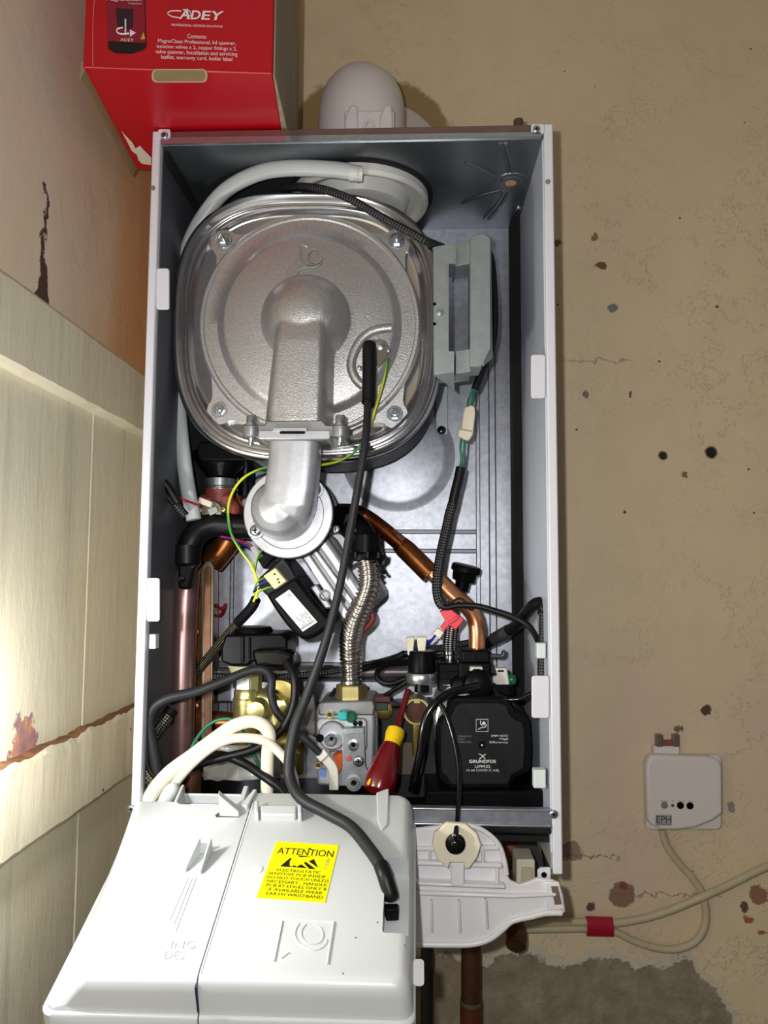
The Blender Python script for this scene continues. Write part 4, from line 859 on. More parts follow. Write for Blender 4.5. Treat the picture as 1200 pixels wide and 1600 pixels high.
# ================================================================== CONTROL BRACKET, THERMISTOR CLIP, SCREWDRIVER
SH = -0.040
kb = thing('control_bracket', P(710, 600, -0.14), 'galvanised folded sheet bracket with open window, right of the drum', 'bracket')
bm_ = prism('left_plate', [(677, 386), (706, 380), (710, 382), (710, 412), (704, 411), (699, 415), (699, 548), (710, 549), (710, 582), (678, 586)], -0.170, -0.1685, galv_bracket, kb, bevel=0.0004)
prism('step_web', [(710, 382), (713, 388), (713, 414), (710, 412)], -0.170, -0.155, galv_bracket, kb)
prism('bridge', [(712, 384), (737, 378), (737, 411), (712, 416)], -0.160, -0.1585, galv_bracket, kb, bevel=0.0004)
prism('bridge', [(712, 549), (736, 545), (736, 581), (712, 584)], -0.160, -0.1585, galv_bracket, kb, bevel=0.0004)
prism('window_return', [(698, 415), (701, 412), (701, 549), (698, 549)], -0.170, -0.148, galv_bracket, kb)
prism('right_channel', [(735, 370), (755, 365), (766, 372), (766, 545), (752, 572), (735, 573)], -0.178, -0.1765, galv_bracket, kb, bevel=0.0004)
bm = bmesh.new()
a, b, c_, d = P(756, 366, -0.1775), P(766, 372, -0.150), P(768, 560, -0.150), P(754, 572, -0.1775)
th = Vector((0.0012, 0, 0)); poly_extrude(bm, [a, b, c_, d], [p+th for p in (a, b, c_, d)]); link('side_return', bm, galv_bracket, kb)
bm = bmesh.new(); a, b, c_ = P(679, 585, -0.170), P(710, 583, -0.170), P(710, 609, -0.150)
poly_extrude(bm, [a, b, c_], [p+Vector((0, 0.001, -0.0006)) for p in (a, b, c_)]); link('bent_tab', bm, galv_bracket, kb)
lathe('rivet', P(687, 489, -0.170), FR, [(0.0045, 0), (0.004, 0.0018), (0.002, 0.003), (0.0005, 0.0032)], galv_bracket, kb, n=18)
for py in (475, 506): lathe('pierced_hole', P(679, py, -0.1702), FR, [(0.002, 0), (0.0018, 0.0003)], blackm, kb, n=10)

SH = 0.0
rc = thing('thermistor_clip', P(705, 985, -0.155), 'bright red plastic sensor clip gripping the copper pipe', 'clip')
prism('clip_body', [(687, 955), (704, 951), (726, 968), (712, 985), (702, 977), (694, 987), (688, 981), (696, 971)], -0.168, -0.150, redp, rc, bevel=0.001)
prism('clip_ridge', [(700, 972), (714, 962), (717, 966), (704, 976)], -0.1715, -0.166, redp, rc, bevel=0.0008)
prism('white_socket', [(677, 989), (684, 981), (694, 988), (687, 999)], -0.166, -0.153, M('plug_white', (232, 226, 206)), rc, bevel=0.001)
for k in range(2): sweep('blue_lead', [(684-k*3, 990+k, -.162), (672, 1001+k*3, -.160), (655, 1012+k*2, -.155), (640, 1019, -.15), (630, 1022, -.148)], 0.0011, blue_w, rc, n=6)

sd = thing('screwdriver', P(598, 1235, -0.20), 'screwdriver with dark red handle and yellow grip leaning among the pipes', 'screwdriver')
a, b = P(638, 1078, -0.165), P(596, 1216, -0.222); ax = (b-a).normalized(); L = (b-a).length
def sdl(nm, prof, m_, **kw): return lathe(nm, a, ax, prof, m_, sd, **kw)
sdl('shaft', [(0.0036, 0), (0.0036, L*0.48), (0.005, L*0.50)], screw_red, n=20)
sdl('yellow_grip', [(0.005, L*0.44), (0.0098, L*0.47), (0.0106, L*0.53), (0.0092, L*0.60), (0.0095, L*0.66)], screw_yel, n=28)
sdl('handle', [(0.0098, L*0.64), (0.0118, L*0.72), (0.0150, L*0.86), (0.0172, L*0.99), (0.0170, L*1.06), (0.014, L*1.14), (0.006, L*1.17)], screw_red, n=32)
lp_ = P(577, 1222, -0.238)
prism('yellow_mark', [(573, 1224), (577, 1217), (580, 1217), (578, 1224), (575, 1228)], -0.2385, -0.236, screw_yel, sd)

# ================================================================== CONTROL BOX (hinged down towards the viewer)
U = Vector((1, 0, 0)); Dv = ray(650, 430).normalized(); Dv.x = 0; Dv.normalize(); V = -Dv; N = U.cross(V); N = N if N.z > 0 else -N
A0 = P(520, 1237, -0.262)
def Q(px, py, h=0.0): return Pp(px, py, A0+N*h, N)
def uv(px, py, h=0.0): p = Q(px, py, h)-A0; return p.dot(U), p.dot(V)
def W(u, v, h): return A0+U*u+V*v+N*h
cb = thing('control_box', W(0.03, 0.10, -0.10), 'large white plastic control box folded down with a yellow sticker', 'control box')
uL = uv(205, 1290)[0]; uR = uv(650, 1300)[0]; uS = uv(388, 1272)[0]
v1 = uv(526, 1541)[1]; hF = 0.02
while proj(W(0, v1, -hF))[1] < 1589: hF += 0.0005
v2 = v1+0.004; uL = uv(62, 1578, -hF)[0]; vr = uv(300, 1249)[1]
def rr3(u0, u1, va, vb, h, r, n=6):
    o = []
    for cx, cy, a0 in ((u1-r, va+r, -90), (u1-r, vb-r, 0), (u0+r, vb-r, 90), (u0+r, va+r, 180)):
        for k in range(n+1):
            t = math.radians(a0+90*k/n); o.append(W(cx+r*math.cos(t), cy+r*math.sin(t), h))
    return o
def shell(name, u0, u1, va, sideL, sideR, mat):
    bm = bmesh.new(); e = 0.0006
    def rg(il, ir, ib, iff, h, r):
        o = []
        for p in rr3(u0, u1-(ir if sideR else 0), va+ib, v2-iff, h, r):
            u_ = (p-A0).dot(U); v_ = (p-A0).dot(V)
            if sideL and u_ < u0+0.02: p = p+U*(il*(0.12+0.88*max(0, v_-va)/(v2-va)))      # the bevel widens towards the front
            o.append(p)
        return o
    loft(bm, [rg(.002, .002, .002, .003, -hF-0.030, .008), rg(0, 0, 0, 0, -hF-0.028, .009), rg(0, 0, 0, 0, -hF-0.0015, .010), rg(.001, .0008, .0004, .0010, -hF, .010), rg(.0022, .0016, .0005, .0030, -hF+0.0006, .010), rg(.003, .0018, .0006, .0034, -hF+0.003, .010), rg(.012, .0025, .001, .0038, -0.026, .010),
              rg(.024, .0032, .001, .0044, -0.012, .010), rg(.030, .0055, .0016, .0060, -0.0050, .010), rg(.0335, .0080, .0025, .0078, -0.0020, .009), rg(.037, .0110, .0035, .0100, -0.0006, .009), rg(.041, .014, .0045, .013, 0.0, .008)])
    return link(name, bm, mat, cb, smooth=50)
# square inner corners at the seam: rings overlap slightly, then both halves are trimmed by clean cuts
bl_ = shell('cover_left', uL, uS+0.03, vr, True, False, greyp)
br_ = shell('cover_right', uS-0.03, uR, 0.0, False, True, greyp)
def cutbox(o, u0, u1, va, vb, h0, h1, r=0.0):
    bm = bmesh.new()
    loft(bm, [rr3(u0, u1, va, vb, h, max(r, 1e-4)) for h in (h0, h1)])
    c = link('cutter', bm, greyp, None, smooth=0); bpy.context.view_layer.update(); par = o.parent
    cut(o, c)
cutbox(bl_, uS-0.0006, uS+0.06, -0.05, 0.5, -0.15, 0.02)
cutbox(br_, uS-0.06, uS+0.0006, -0.05, 0.5, -0.15, 0.02)
# open hand-hold at the rear of the left half
ua, ub = uv(275, 1255)[0], uv(372, 1255)[0]
cutbox(bl_, ua, ub, vr-0.02, uv(300, 1257)[1], -0.15, 0.02, 0.006)
# plug recess at the right edge
cutbox(br_, uv(600, 1400)[0], uR-0.006, uv(600, 1339)[1], uv(620, 1458, )[1], -0.020, 0.02, 0.003)
bm = bmesh.new(); wv = uv(300, 1257)[1]
def wall_seg(u0, u1, va, vb, h0, h1): poly_extrude(bm, [W(u0, va, h0), W(u1, va, h0), W(u1, va, h1), W(u0, va, h1)], [W(u0, vb, h0), W(u1, vb, h0), W(u1, vb, h1), W(u0, vb, h1)])
wall_seg(ua-0.003, ub+0.003, vr-0.026, vr-0.023, -0.05, -0.012); wall_seg(ua-0.004, ua-0.001, vr-0.026, wv, -0.05, -0.002); wall_seg(ub-0.001, ub+0.004, vr-0.026, wv, -0.05, -0.002)
link('hand_hold_rim', bm, greyp, cb, bevel=0.001)
sweep('hand_hold_post', [Q(256, 1256, -.02), Q(264, 1240, -.008), Q(275, 1224, 0.002)], lambda s, L: 0.0075*math.sqrt(max(0.02, 1-(s/L)**5)), greyp, cb, n=14)
# lower tray half below the seam line, and its clips
bm = bmesh.new(); loft(bm, [rr3(uL+.004, uR-.004, .006, v2-.006, -hF-0.045, .008), rr3(uL+.004, uR-.004, .006, v2-.006, -hF-0.025, .008)]); link('base_tray', bm, whitep, cb, smooth=40)
for vv in (uv(655, 1503, -0.030)[1],):
    bm = bmesh.new(); loft(bm, [rr3(uR-0.002, uR+0.0065, vv, vv+0.024, -hF+0.004, .003), rr3(uR-0.002, uR+0.0065, vv, vv+0.024, -0.028, .003)]); link('side_latch', bm, whitep, cb, smooth=40)
# seam groove strip
bm = bmesh.new(); loft(bm, [rr3(uS-0.0018, uS-0.0002, 0.006, v2-0.008, h, 0.0004, 1) for h in (-0.04, -0.0024)]); link('seam_strip', bm, M('seam_grey', (120, 124, 132), 0, 0.5), cb, smooth=0)
bm = bmesh.new(); loft(bm, [rr3(uS-0.0012, uS+0.0006, v2-0.012, v2-0.0026, h, 0.0006, 2) for h in (-hF+0.003, -0.0040)]); link('seam_opening', bm, M('seam_blue', (38, 34, 74), 0, 0.5), cb, smooth=0)
sweep('seam_bead', [W(uS+0.0016, 0.02, 0.0), W(uS+0.0016, v2-0.012, 0.0)], 0.0007, whitep, cb, res=1, n=8)
# rear tab, hinge channel and fins
def block(name, pts, h0, h1, mat=greyp, bev=0.0008, par=cb):
    bm = bmesh.new(); b_ = [Q(x, y, 0) for x, y in pts]; poly_extrude(bm, [p+N*h1 for p in b_], [p+N*h0 for p in b_]); return link(name, bm, mat, par, bevel=bev)
bm = bmesh.new(); b_ = [Q(343, 1276), Q(374, 1277), Q(374, 1268), Q(343, 1267)]; ht = 0.0245
poly_extrude(bm, [b_[0], b_[1], b_[1]+N*ht*0.25, b_[0]+N*ht*1.0+U*0.001], [b_[3], b_[2], b_[2]+N*ht*0.25, b_[3]+N*ht*1.0+U*0.001]); link('upright_tab', bm, greyp, cb, bevel=0.001)
block('tab_slot', [(336, 1274), (342, 1270), (374, 1274), (374, 1277), (338, 1277)], -0.001, 0.0004, M('slot_dark', (70, 70, 76), 0, 0.5), 0)
block('hinge_bar', [(406, 1267), (464, 1267), (462, 1282), (408, 1282)], -0.002, 0.007, greyp, 0.0015)
block('hinge_cheek', [(398, 1263), (404, 1262), (405, 1283), (399, 1283)], -0.002, 0.009, greyp, 0.001); block('hinge_cheek', [(466, 1264), (472, 1266), (472, 1284), (466, 1284)], -0.002, 0.009, greyp, 0.001)
block('ridge', [(376, 1262), (396, 1238), (402, 1238), (386, 1266)], -0.01, 0.004, greyp, 0.001)
block('rear_step', [(588, 1240), (604, 1234), (608, 1234), (606, 1290), (596, 1300), (590, 1282)], -0.01, 0.0015, greyp, 0.001)
for pts in ([(288, 1363), (304, 1356), (306, 1327), (290, 1332)], [(312, 1366), (322, 1356), (327, 1322), (317, 1332)]):
    lo = [Q(pts[0][0], pts[0][1]), Q(pts[1][0], pts[1][1])]; bm = bmesh.new(); hgt = 0.017
    f_ = [lo[0], lo[1]-V*0.020, lo[1]-V*0.018+N*hgt, lo[0]+N*0.004]; poly_extrude(bm, f_, [p+U*0.0016 for p in f_]); link('upright_fin', bm, greyp, cb, bevel=0.0005)
bm = bmesh.new(); f_ = [Q(300, 1338), Q(330, 1330), Q(330, 1330)+N*0.009, Q(300, 1338)+N*0.011]; poly_extrude(bm, f_, [p-V*0.0015 for p in f_]); link('fin_web', bm, greyp, cb, bevel=0.0004)
hh = 0.0003
strokes('moulded_lines', [[Q(x0, y0, hh), Q(x1_, y1_, hh)] for x0, y0, x1_, y1_ in ((294, 1372, 266, 1436), (300, 1372, 272, 1444), (306, 1372, 274, 1456))], 0.0004, greyp, cb, res=1)
strokes('moulded_frame', [[Q(441, 1438, hh), Q(522, 1441, hh)], [Q(441, 1438, hh), Q(428, 1502, hh)], [Q(522, 1441, hh), Q(512, 1507, hh)]], 0.0011, greyp, cb, res=1)
strokes('moulded_emblem', [[Q(x, y, hh) for x, y in l] for l in ([(468, 1443), (463, 1450), (461, 1462), (468, 1474), (482, 1482), (496, 1484), (508, 1476), (511, 1468)], [(478, 1444), (472, 1452), (471, 1462), (478, 1472), (490, 1475), (500, 1472), (505, 1462), (501, 1450), (492, 1445)], [(440, 1497), (452, 1488)])], 0.0006, greyp, cb)
lathe('round_plug', Q(401, 1359, 0.0), N, [(0.0052, 0), (0.005, 0.001), (0.0035, 0.0012), (0.001, 0.0004)], whitep, cb)
eq = [Q(258, 1468, .0004), Q(306, 1468, .0004), Q(300, 1500, .0004), Q(250, 1498, .0004)]
text('moulded_letters', [('ING', .22, .05, 1.0, .45), ('DES', .1, .58, .72, .98)], eq, M('letter_grey', (190, 192, 196), 0, 0.5), cb)
for q in ((556, 1465), (632, 1477), (590, 1441), (410, 1240), (536, 1521)): lathe('paint_speck', Q(q[0], q[1], 0.0), N, [(0.0009, 0), (0.0007, 0.0002)], ink_grey, cb, n=8)
# sticker
sq = [Q(432, 1314.5, .0006), Q(529.5, 1320.5, .0006), Q(508, 1410, .0006), Q(401, 1402, .0006)]
bm = bmesh.new(); poly_extrude(bm, sq, [p-N*0.0005 for p in sq]); stk = link('warning_sticker', bm, yellow, cb, smooth=0); stk['label'] = 'yellow electrostatic warning sticker'
text('sticker_print', [('ATTENTION', .07, .115, .95, .235), ('ELECTROSTATIC', .16, .50, .83, .545), ('SENSITIVE PCB INSIDE -', .05, .565, .97, .612), ('DO NOT TOUCH UNLESS', .05, .633, .98, .68), ('NECESSARY - HANDLE', .07, .70, .96, .747),
                       ('PCB BY EDGES ONLY &', .08, .767, .98, .815), ('IF AVAILABLE WEAR', .13, .835, .93, .882), ('EARTH WRISTBAND', .12, .903, .95, .952)], sq, ink, stk, lift=0.0003,
     polys=[[(.19, .46), (.30, .30), (.33, .31), (.31, .36), (.33, .44), (.37, .45), (.40, .42), (.44, .45), (.50, .40), (.60, .46)], [(.53, .37), (.56, .35), (.74, .47), (.64, .47)], [(.60, .34), (.67, .29), (.77, .44)], [(.42, .245), (.60, .245), (.60, .25), (.46, .27), (.42, .262)], [(.53, .115), (.56, .085), (.59, .115)]])
text('sticker_code', [('T1123226', 0, 0, 1, 1)], [quadpt(sq, *t) for t in ((.86, .46), (.86, .27), (.91, .27), (.91, .46))], ink_grey, stk, lift=0.0003)

# ================================================================== WHITE TRAY COVER TO THE RIGHT
ty = -0.262
tray = thing('plastic_tray_cover', P(740, 1480, ty), 'white ribbed plastic cover with a lug arm, right of the control box', 'cover')
otl = [(640, 1296), (690, 1291), (730, 1290), (755, 1298), (778, 1318), (788, 1345), (791, 1365), (798, 1377), (812, 1382), (826, 1378), (838, 1373), (860, 1375), (874, 1380), (880, 1398), (884, 1425), (878, 1430), (850, 1431), (830, 1437), (808, 1440), (795, 1446), (785, 1458), (765, 1472), (738, 1480), (700, 1480), (640, 1479)]
body = prism('cover_body', otl, ty, ty+0.006, whitep, tray, bevel=0.0015)
# raised rim and moulded bands
sweep('cover_rim', [P(x, y, ty-0.002) for x, y in otl[1:] if True][:6]+[P(791, 1362, ty-.002)], 0.0026, whitep, tray, n=10)
sweep('cover_rim', [P(x, y, ty-0.001) for x, y in ((640, 1475), (700, 1476), (738, 1475), (765, 1467), (785, 1452), (797, 1441), (810, 1436), (830, 1432), (850, 1427), (878, 1426))], 0.0030, whitep, tray, n=10)
for pts, dy in (([(640, 1345), (784, 1350), (786, 1358), (640, 1353)], .008), ([(640, 1378), (790, 1384), (790, 1390), (640, 1384)], .012), ([(640, 1392), (800, 1398), (870, 1396), (870, 1402), (800, 1405), (640, 1400)], .005), ([(640, 1324), (780, 1322), (782, 1330), (640, 1331)], .006)):
    prism('moulded_band', pts, ty-dy, ty+0.001, whitep, tray, bevel=0.002)
for pts in ([(672, 1408), (676, 1408), (677, 1458), (673, 1458)], [(715, 1408), (719, 1408), (721, 1459), (717, 1459)], [(757, 1406), (761, 1406), (764, 1452), (760, 1453)], [(775, 1352), (780, 1352), (780, 1382), (775, 1382)], [(752, 1322), (757, 1322), (758, 1350), (753, 1350)], [(669, 1326), (673, 1326), (673, 1346), (669, 1346)]):
    prism('moulded_rib', pts, ty-0.007, ty+0.001, whitep, tray, bevel=0.0018)
prism('clip_strap', rect(705, 1348, 725, 1384, 1), ty-0.013, ty+0.001, whitep, tray, bevel=0.001)
prism('lug_pad', [(852, 1378), (874, 1379), (883, 1421), (856, 1424)], ty-0.003, ty+0.001, whitep, tray, bevel=0.001)
prism('lug_slot', [(861, 1385), (872, 1385), (878, 1413), (867, 1414)], ty-0.0034, ty-0.001, M('slot_brown', (110, 96, 82), 0, 0.7), tray)
gk = thing('cream_grommet_pad', P(713, 1358, ty-0.02), 'eight-sided cream pad with a black cable grommet on the white cover', 'pad')
prism('pad_body', [(698, 1286), (728, 1288), (745, 1302), (752, 1320), (746, 1340), (734, 1357), (726, 1358), (725, 1348), (703, 1348), (700, 1358), (684, 1345), (675, 1322), (678, 1303)], ty-0.020, ty-0.013, foam_cream, gk, bevel=0.0012)
lathe('grommet', P(711.5, 1318, ty-0.020), FR, [(0.0100, 0), (0.0098, 0.002), (0.0070, 0.003), (0.006, 0.0045), (0.0058, 0.009), (0.004, 0.010)], blackg, gk, n=28)
pipw = thing('clear_film', P(360, 1215, -0.17), 'crumpled clear plastic film under the black cables', 'plastic film')
bm = bmesh.new(); g = [[bm.verts.new(P(318+i*11, 1165+j*9+3*noise.noise(Vector((i*.7, j*.7, 1))), -0.165-0.012*noise.noise(Vector((i*.5, j*.6, 5))))) for i in range(9)] for j in range(7)]
for j in range(6):
    for i in range(8): bm.faces.new((g[j][i], g[j][i+1], g[j+1][i+1], g[j+1][i]))
o = link('film_sheet', bm, clearbag, pipw); sf = o.modifiers.new('thick', 'SOLIDIFY'); sf.thickness = 0.0002

# ================================================================== CABLES
def cable(name, pts, r, mat, label, parts=None, cat='cable', group=None, **kw):
    return tag(sweep(name, pts, r, mat, **kw), label, cat, group)
ig = thing('ignition_lead', P(577, 628, -0.21), 'thick black ignition lead from the burner door down over the control box', 'cable')
ly = [(577, 540, -.234), (577, 548, -.236), (577, 590, -.237), (576, 624, -.238), (575, 630, -.239)]
sweep('lead_cap', [P(*p) for p in ly], 0.0077, rubber_dark, ig, n=20)
path = [P(575, 622, -.238), P(572, 680, -.262), P(562, 745, -.266), P(547, 830, -.264), P(530, 920, -.260), P(508, 1005, -.258), P(482, 1080, -.256), P(463, 1128, -.262), P(453, 1178, -.270), P(453, 1215, -.276), Q(470, 1247, 0.012), Q(510, 1270, 0.009), Q(548, 1292, 0.009), Q(578, 1328, 0.009), Q(594, 1352, 0.009), Q(600, 1366, 0.007), Q(612, 1400, -0.004)]
sweep('lead_cable', path, lambda s, L: 0.0043 if s < L*0.35 else 0.0043+0.0014*min(1, (s-L*0.35)/(L*0.3)), rubber, ig, n=16)
sweep('lead_boot', [Q(595, 1352, 0.009), Q(601, 1368, 0.007), Q(609, 1394, -0.002), Q(611, 1402, -0.006)], 0.0066, rubber_dark, ig, n=16)
block('lead_plug', [(600, 1402), (622, 1402), (623, 1412), (603, 1413)], -0.018, -0.006, blackm, 0.001, ig)
SH = -0.036
cable('earth_wire', [(607, 560, -.186), (603, 582, -.190), (595, 610, -.190), (586, 640, -.190), (578, 664, -.186), (563, 696, -.180), (545, 713, -.178), (525, 722, -.172), (498, 727, -.162), (470, 729, -.160), (425, 730, -.160), (400, 736, -.165), (379, 748, -.170), (364, 768, -.172), (356, 795, -.175), (360, 830, -.175), (375, 858, -.172), (393, 884, -.170), (403, 912, -.168), (401, 935, -.165)], 0.0016, earth, 'green and yellow earth wire looping from the burner door behind the duct', cat='wire', group='green and yellow earth wires', n=8)
cable('earth_wire', [(410, 858, -.160), (401, 876, -.164), (398, 898, -.168), (404, 918, -.168), (396, 940, -.165)], 0.0015, earth, 'short green and yellow earth wire beside the fan motor plug', cat='wire', group='green and yellow earth wires', n=8)
SH = -0.020
fh = thing('fan_harness', P(350, 1010, -0.12), 'black sleeved wiring harness running down left from the fan motor', 'cable')
sweep('harness_sleeve', [(400, 936, -.165), (394, 948, -.160), (382, 962, -.152), (372, 972, -.145)], 0.0060, rubber_dark, fh)
sweep('harness_braid', [(374, 970, -.146), (362, 985, -.138), (345, 1004, -.125), (330, 1022, -.112), (314, 1042, -.105), (298, 1064, -.10)], 0.0055, loom_gold, fh)
SH = 0.0
cable('grey_mains_cable', [(247, 1214, -.225), (239, 1170, -.228), (233, 1135, -.230), (238, 1108, -.230), (262, 1091, -.228), (305, 1081, -.222), (350, 1064, -.216), (388, 1049, -.210), (412, 1047, -.208), (424, 1062, -.206), (424, 1086, -.206), (432, 1112, -.206), (452, 1134, -.205), (478, 1156, -.204), (500, 1177, -.202)], lambda s, L: 0.0062-0.0022*s/L, rubber, 'dark grey cable arching from the left casing side to the gas valve plug', n=14)
cable('actuator_cable', [(447, 1034, -.200), (459, 1056, -.210), (460, 1092, -.214), (450, 1124, -.216), (430, 1150, -.218), (396, 1171, -.220), (352, 1183, -.222), (318, 1192, -.224), (290, 1204, -.225), (262, 1222, -.228)], 0.0046, rubber_dark, 'black cable hanging in a curve from the black motor head', n=12)
cable('black_cable', [(300, 1190, -.215), (325, 1181, -.216), (352, 1181, -.218), (382, 1193, -.225), (405, 1208, -.235), (425, 1222, -.242), (440, 1236, -.243), (452, 1256, -.243)], 0.0046, rubber_dark, 'black cable slanting down behind the rear edge of the control box', n=12)
cable('green_wire', [(298, 1172, -.205), (306, 1156, -.205), (324, 1134, -.205), (345, 1124, -.205), (366, 1126, -.205), (382, 1146, -.205), (395, 1176, -.205), (408, 1206, -.205)], 0.0019, green_w, 'thin plain green wire arching over the white cables', cat='wire', n=8)
cable('cream_flex', [P(216, 1290, -.235), P(234, 1246, -.240), P(262, 1210, -.245), P(300, 1181, -.245), P(336, 1154, -.240), P(364, 1135, -.238), P(392, 1127, -.236), P(412, 1134, -.234), P(421, 1150, -.232), P(418, 1180, -.232), P(417, 1250, -.235)], lambda s, L: 0.0080-0.0014*s/L, creamc, 'thicker upper cream flex curving from the control box to the valves', group='cream flexes at the control box', n=16, flat=0.7)
cable('cream_flex', [P(236, 1290, -.235), P(264, 1240, -.240), P(290, 1204, -.245), P(325, 1172, -.243), P(356, 1156, -.240), P(388, 1153, -.238), P(416, 1159, -.236), P(438, 1177, -.236), P(454, 1200, -.238), P(466, 1254, -.240)], 0.0050, creamc, 'thinner lower cream flex curving from the control box to the valves', group='cream flexes at the control box', n=14)
lb = thing('left_harness', P(235, 1230, -0.23), 'speckled braided harness bundle at the lower left inside corner', 'cable')
sweep('harness_braid', [(262, 1120, -.20), (245, 1142, -.21), (229, 1166, -.225), (223, 1188, -.23), (227, 1208, -.232), (240, 1224, -.232), (256, 1234, -.230)], 0.0072, loom_gold, lb, n=14)
sweep('harness_braid', [(222, 1212, -.222), (232, 1228, -.222), (243, 1244, -.220)], 0.0075, loom, lb, n=14)
sweep('harness_black', [(268, 1108, -.19), (252, 1132, -.20), (236, 1158, -.21), (226, 1176, -.22)], 0.0068, rubber_dark, lb, n=12)
cable('side_loom', [(229, 1015, -.225), (226, 1060, -.225), (224, 1110, -.225), (223, 1170, -.225)], 0.0028, loom, 'thin braided loom along the left side below the nylon clip', n=10)
ul = thing('upper_left_harness', P(262, 800, -0.18), 'black harness looping out of the left side beside the milky hose', 'cable')
sweep('harness_sleeve', [(236, 790, -.205), (237, 762, -.205), (246, 750, -.203), (258, 756, -.200), (268, 770, -.198), (278, 786, -.196)], 0.0050, rubber_dark, ul, n=12)
sweep('harness_braid', [(250, 756, -.195), (262, 772, -.190), (276, 790, -.188), (290, 806, -.185)], 0.0050, loom, ul, n=12)
sweep('red_lead', [(272, 776, -.190), (281, 778, -.188), (290, 782, -.186), (312, 790, -.16)], 0.0014, red_w, ul, n=6)

tc_ = thing('thermostat_cable', P(720, 700, -0.13), 'black cable with green wires and a cream connector hanging past the bracket', 'cable')
sweep('upper_sleeve', [(440, 294, -.170), (470, 292, -.190), (505, 296, -.205), (545, 310, -.212), (580, 330, -.213), (610, 347, -.212), (640, 363, -.211), (664, 376, -.208), (692, 387, -.190)], 0.0048, loom, tc_, n=12)
sweep('side_sleeve', [(752, 376, -.140), (766, 400, -.146), (771, 440, -.148), (773, 490, -.150), (770, 535, -.150), (758, 568, -.152), (745, 600, -.152), (741, 609, -.152)], 0.0044, rubber_dark, tc_, n=12)
for dx in (-3, 1): sweep('green_lead', [(743, 602, -.152), (739+dx, 615, -.152), (736+dx*1.4, 628, -.152), (734+dx, 640, -.152)], 0.0014, green_w, tc_, n=6)
prism('cream_connector', [(731, 635), (736, 632), (742, 636), (743, 646), (739, 678), (734, 687), (728, 688), (716, 681), (717, 672), (721, 668), (724, 646), (726, 636)], -0.158, -0.146, M('connector_cream', (226, 218, 196), 0, 0.45), tc_, bevel=0.0015)
prism('connector_groove', [(719, 669), (738, 673), (737, 675), (719, 671)], -0.1583, -0.157, M('groove', (160, 152, 130), 0, 0.5), tc_)
for dx in (-3, 2): sweep('green_lead', [(725+dx, 680, -.152), (723+dx*1.2, 700, -.154), (723+dx*0.6, 716, -.152), (720+dx, 736, -.150)], 0.0014, green_w, tc_, n=6)
sweep('lower_sleeve', [(720, 730, -.150), (716, 750, -.150), (711, 770, -.150), (706, 794, -.150)], 0.0058, rubber_dark, tc_, n=12)
sweep('lower_braid', [(707, 788, -.150), (702, 806, -.150), (697, 830, -.150), (691, 856, -.152), (685, 890, -.156), (683, 918, -.160), (686, 938, -.164), (692, 947, -.166)], 0.0060, loom, tc_, n=14)
sweep('tail_cable', [(683, 915, -.161), (686, 940, -.166), (697, 949, -.170), (716, 946, -.172), (745, 947, -.174), (772, 954, -.176), (802, 964, -.180), (824, 976, -.188), (836, 992, -.196), (843, 1008, -.205)], 0.0034, rubber_dark, tc_, n=12)
rl = thing('right_harness', P(800, 1005, -0.15), 'thick black taped harness rising from behind the pump to the right side', 'cable')
sweep('harness_tape', [(756, 1008, -.10), (775, 997, -.115), (797, 984, -.135), (812, 972, -.155), (824, 956, -.175), (836, 944, -.195), (848, 944, -.205), (850, 960, -.21)], 0.0068, rubber_dark, rl, n=14)
sweep('harness_cuff', [(771, 999, -.113), (783, 992, -.122), (795, 985, -.133)], 0.0076, M('cuff_grey', (58, 58, 62), 0, 0.5), rl, n=14)
sweep('harness_braid', [(850, 950, -.21), (850, 990, -.212), (848, 1030, -.212), (848, 1057, -.212), (852, 1120, -.212)], 0.0056, loom, rl, n=14)
tb_ = thing('rear_loom', P(560, 1045, -0.08), 'thin braided loom running across the back sheet behind the gas hose', 'cable')
sweep('loom_run', [(332, 1057, -.12), (380, 1060, -.11), (425, 1060, -.10), (480, 1054, -.09), (535, 1046, -.085), (595, 1034, -.085), (642, 1020, -.09), (690, 1012, -.09), (728, 1005, -.09), (760, 1000, -.09)], 0.0042, loom, tb_, n=12)
sweep('loom_branch', [(563, 1046, -.095), (595, 1036, -.11), (618, 1028, -.14), (632, 1021, -.148)], 0.0040, rubber_dark, tb_, n=10)
sweep('loom_branch', [(642, 1034, -.10), (668, 1030, -.095), (700, 1022, -.092)], 0.0034, rubber_dark, tb_, n=10)
cable('loop_cable', [(634, 1060, -.150), (612, 1068, -.145), (594, 1064, -.14), (589, 1053, -.135), (597, 1042, -.125), (615, 1036, -.115), (640, 1034, -.10)], 0.0034, rubber_dark, 'small black cable loop left of the zinc collar', n=10)
cable('sensor_cable', [(640, 1062, -.155), (622, 1074, -.150), (606, 1084, -.145), (590, 1094, -.13)], 0.0028, rubber_dark, 'short black cable slanting down left from the zinc collar', n=8)
cable('valve_cable', [(525, 1076, -.130), (516, 1090, -.135), (510, 1104, -.14)], 0.0026, rubber_dark, 'short black cable dropping behind the left of the brass nut', n=8)
cable('pump_cable', [(747, 1072, -.188), (725, 1077, -.196), (706, 1082, -.200), (686, 1094, -.205), (669, 1114, -.208), (661, 1142, -.210), (657, 1175, -.210), (650, 1206, -.208), (644, 1236, -.205)], 0.0046, blackg, 'glossy thick black pump cable curving down beside the screwdriver', n=14)
cable('thin_sensor_lead', [P(688, 1100, -.208), P(699, 1122, -.215), P(709, 1155, -.222), P(716, 1195, -.232), P(717, 1240, -.245), P(715, 1275, -.262), P(712.5, 1300, ty-.026), P(711.5, 1316, ty-.027)], 0.0026, blackg, 'thin black lead hanging in front of the pump into the cream pad', n=10)
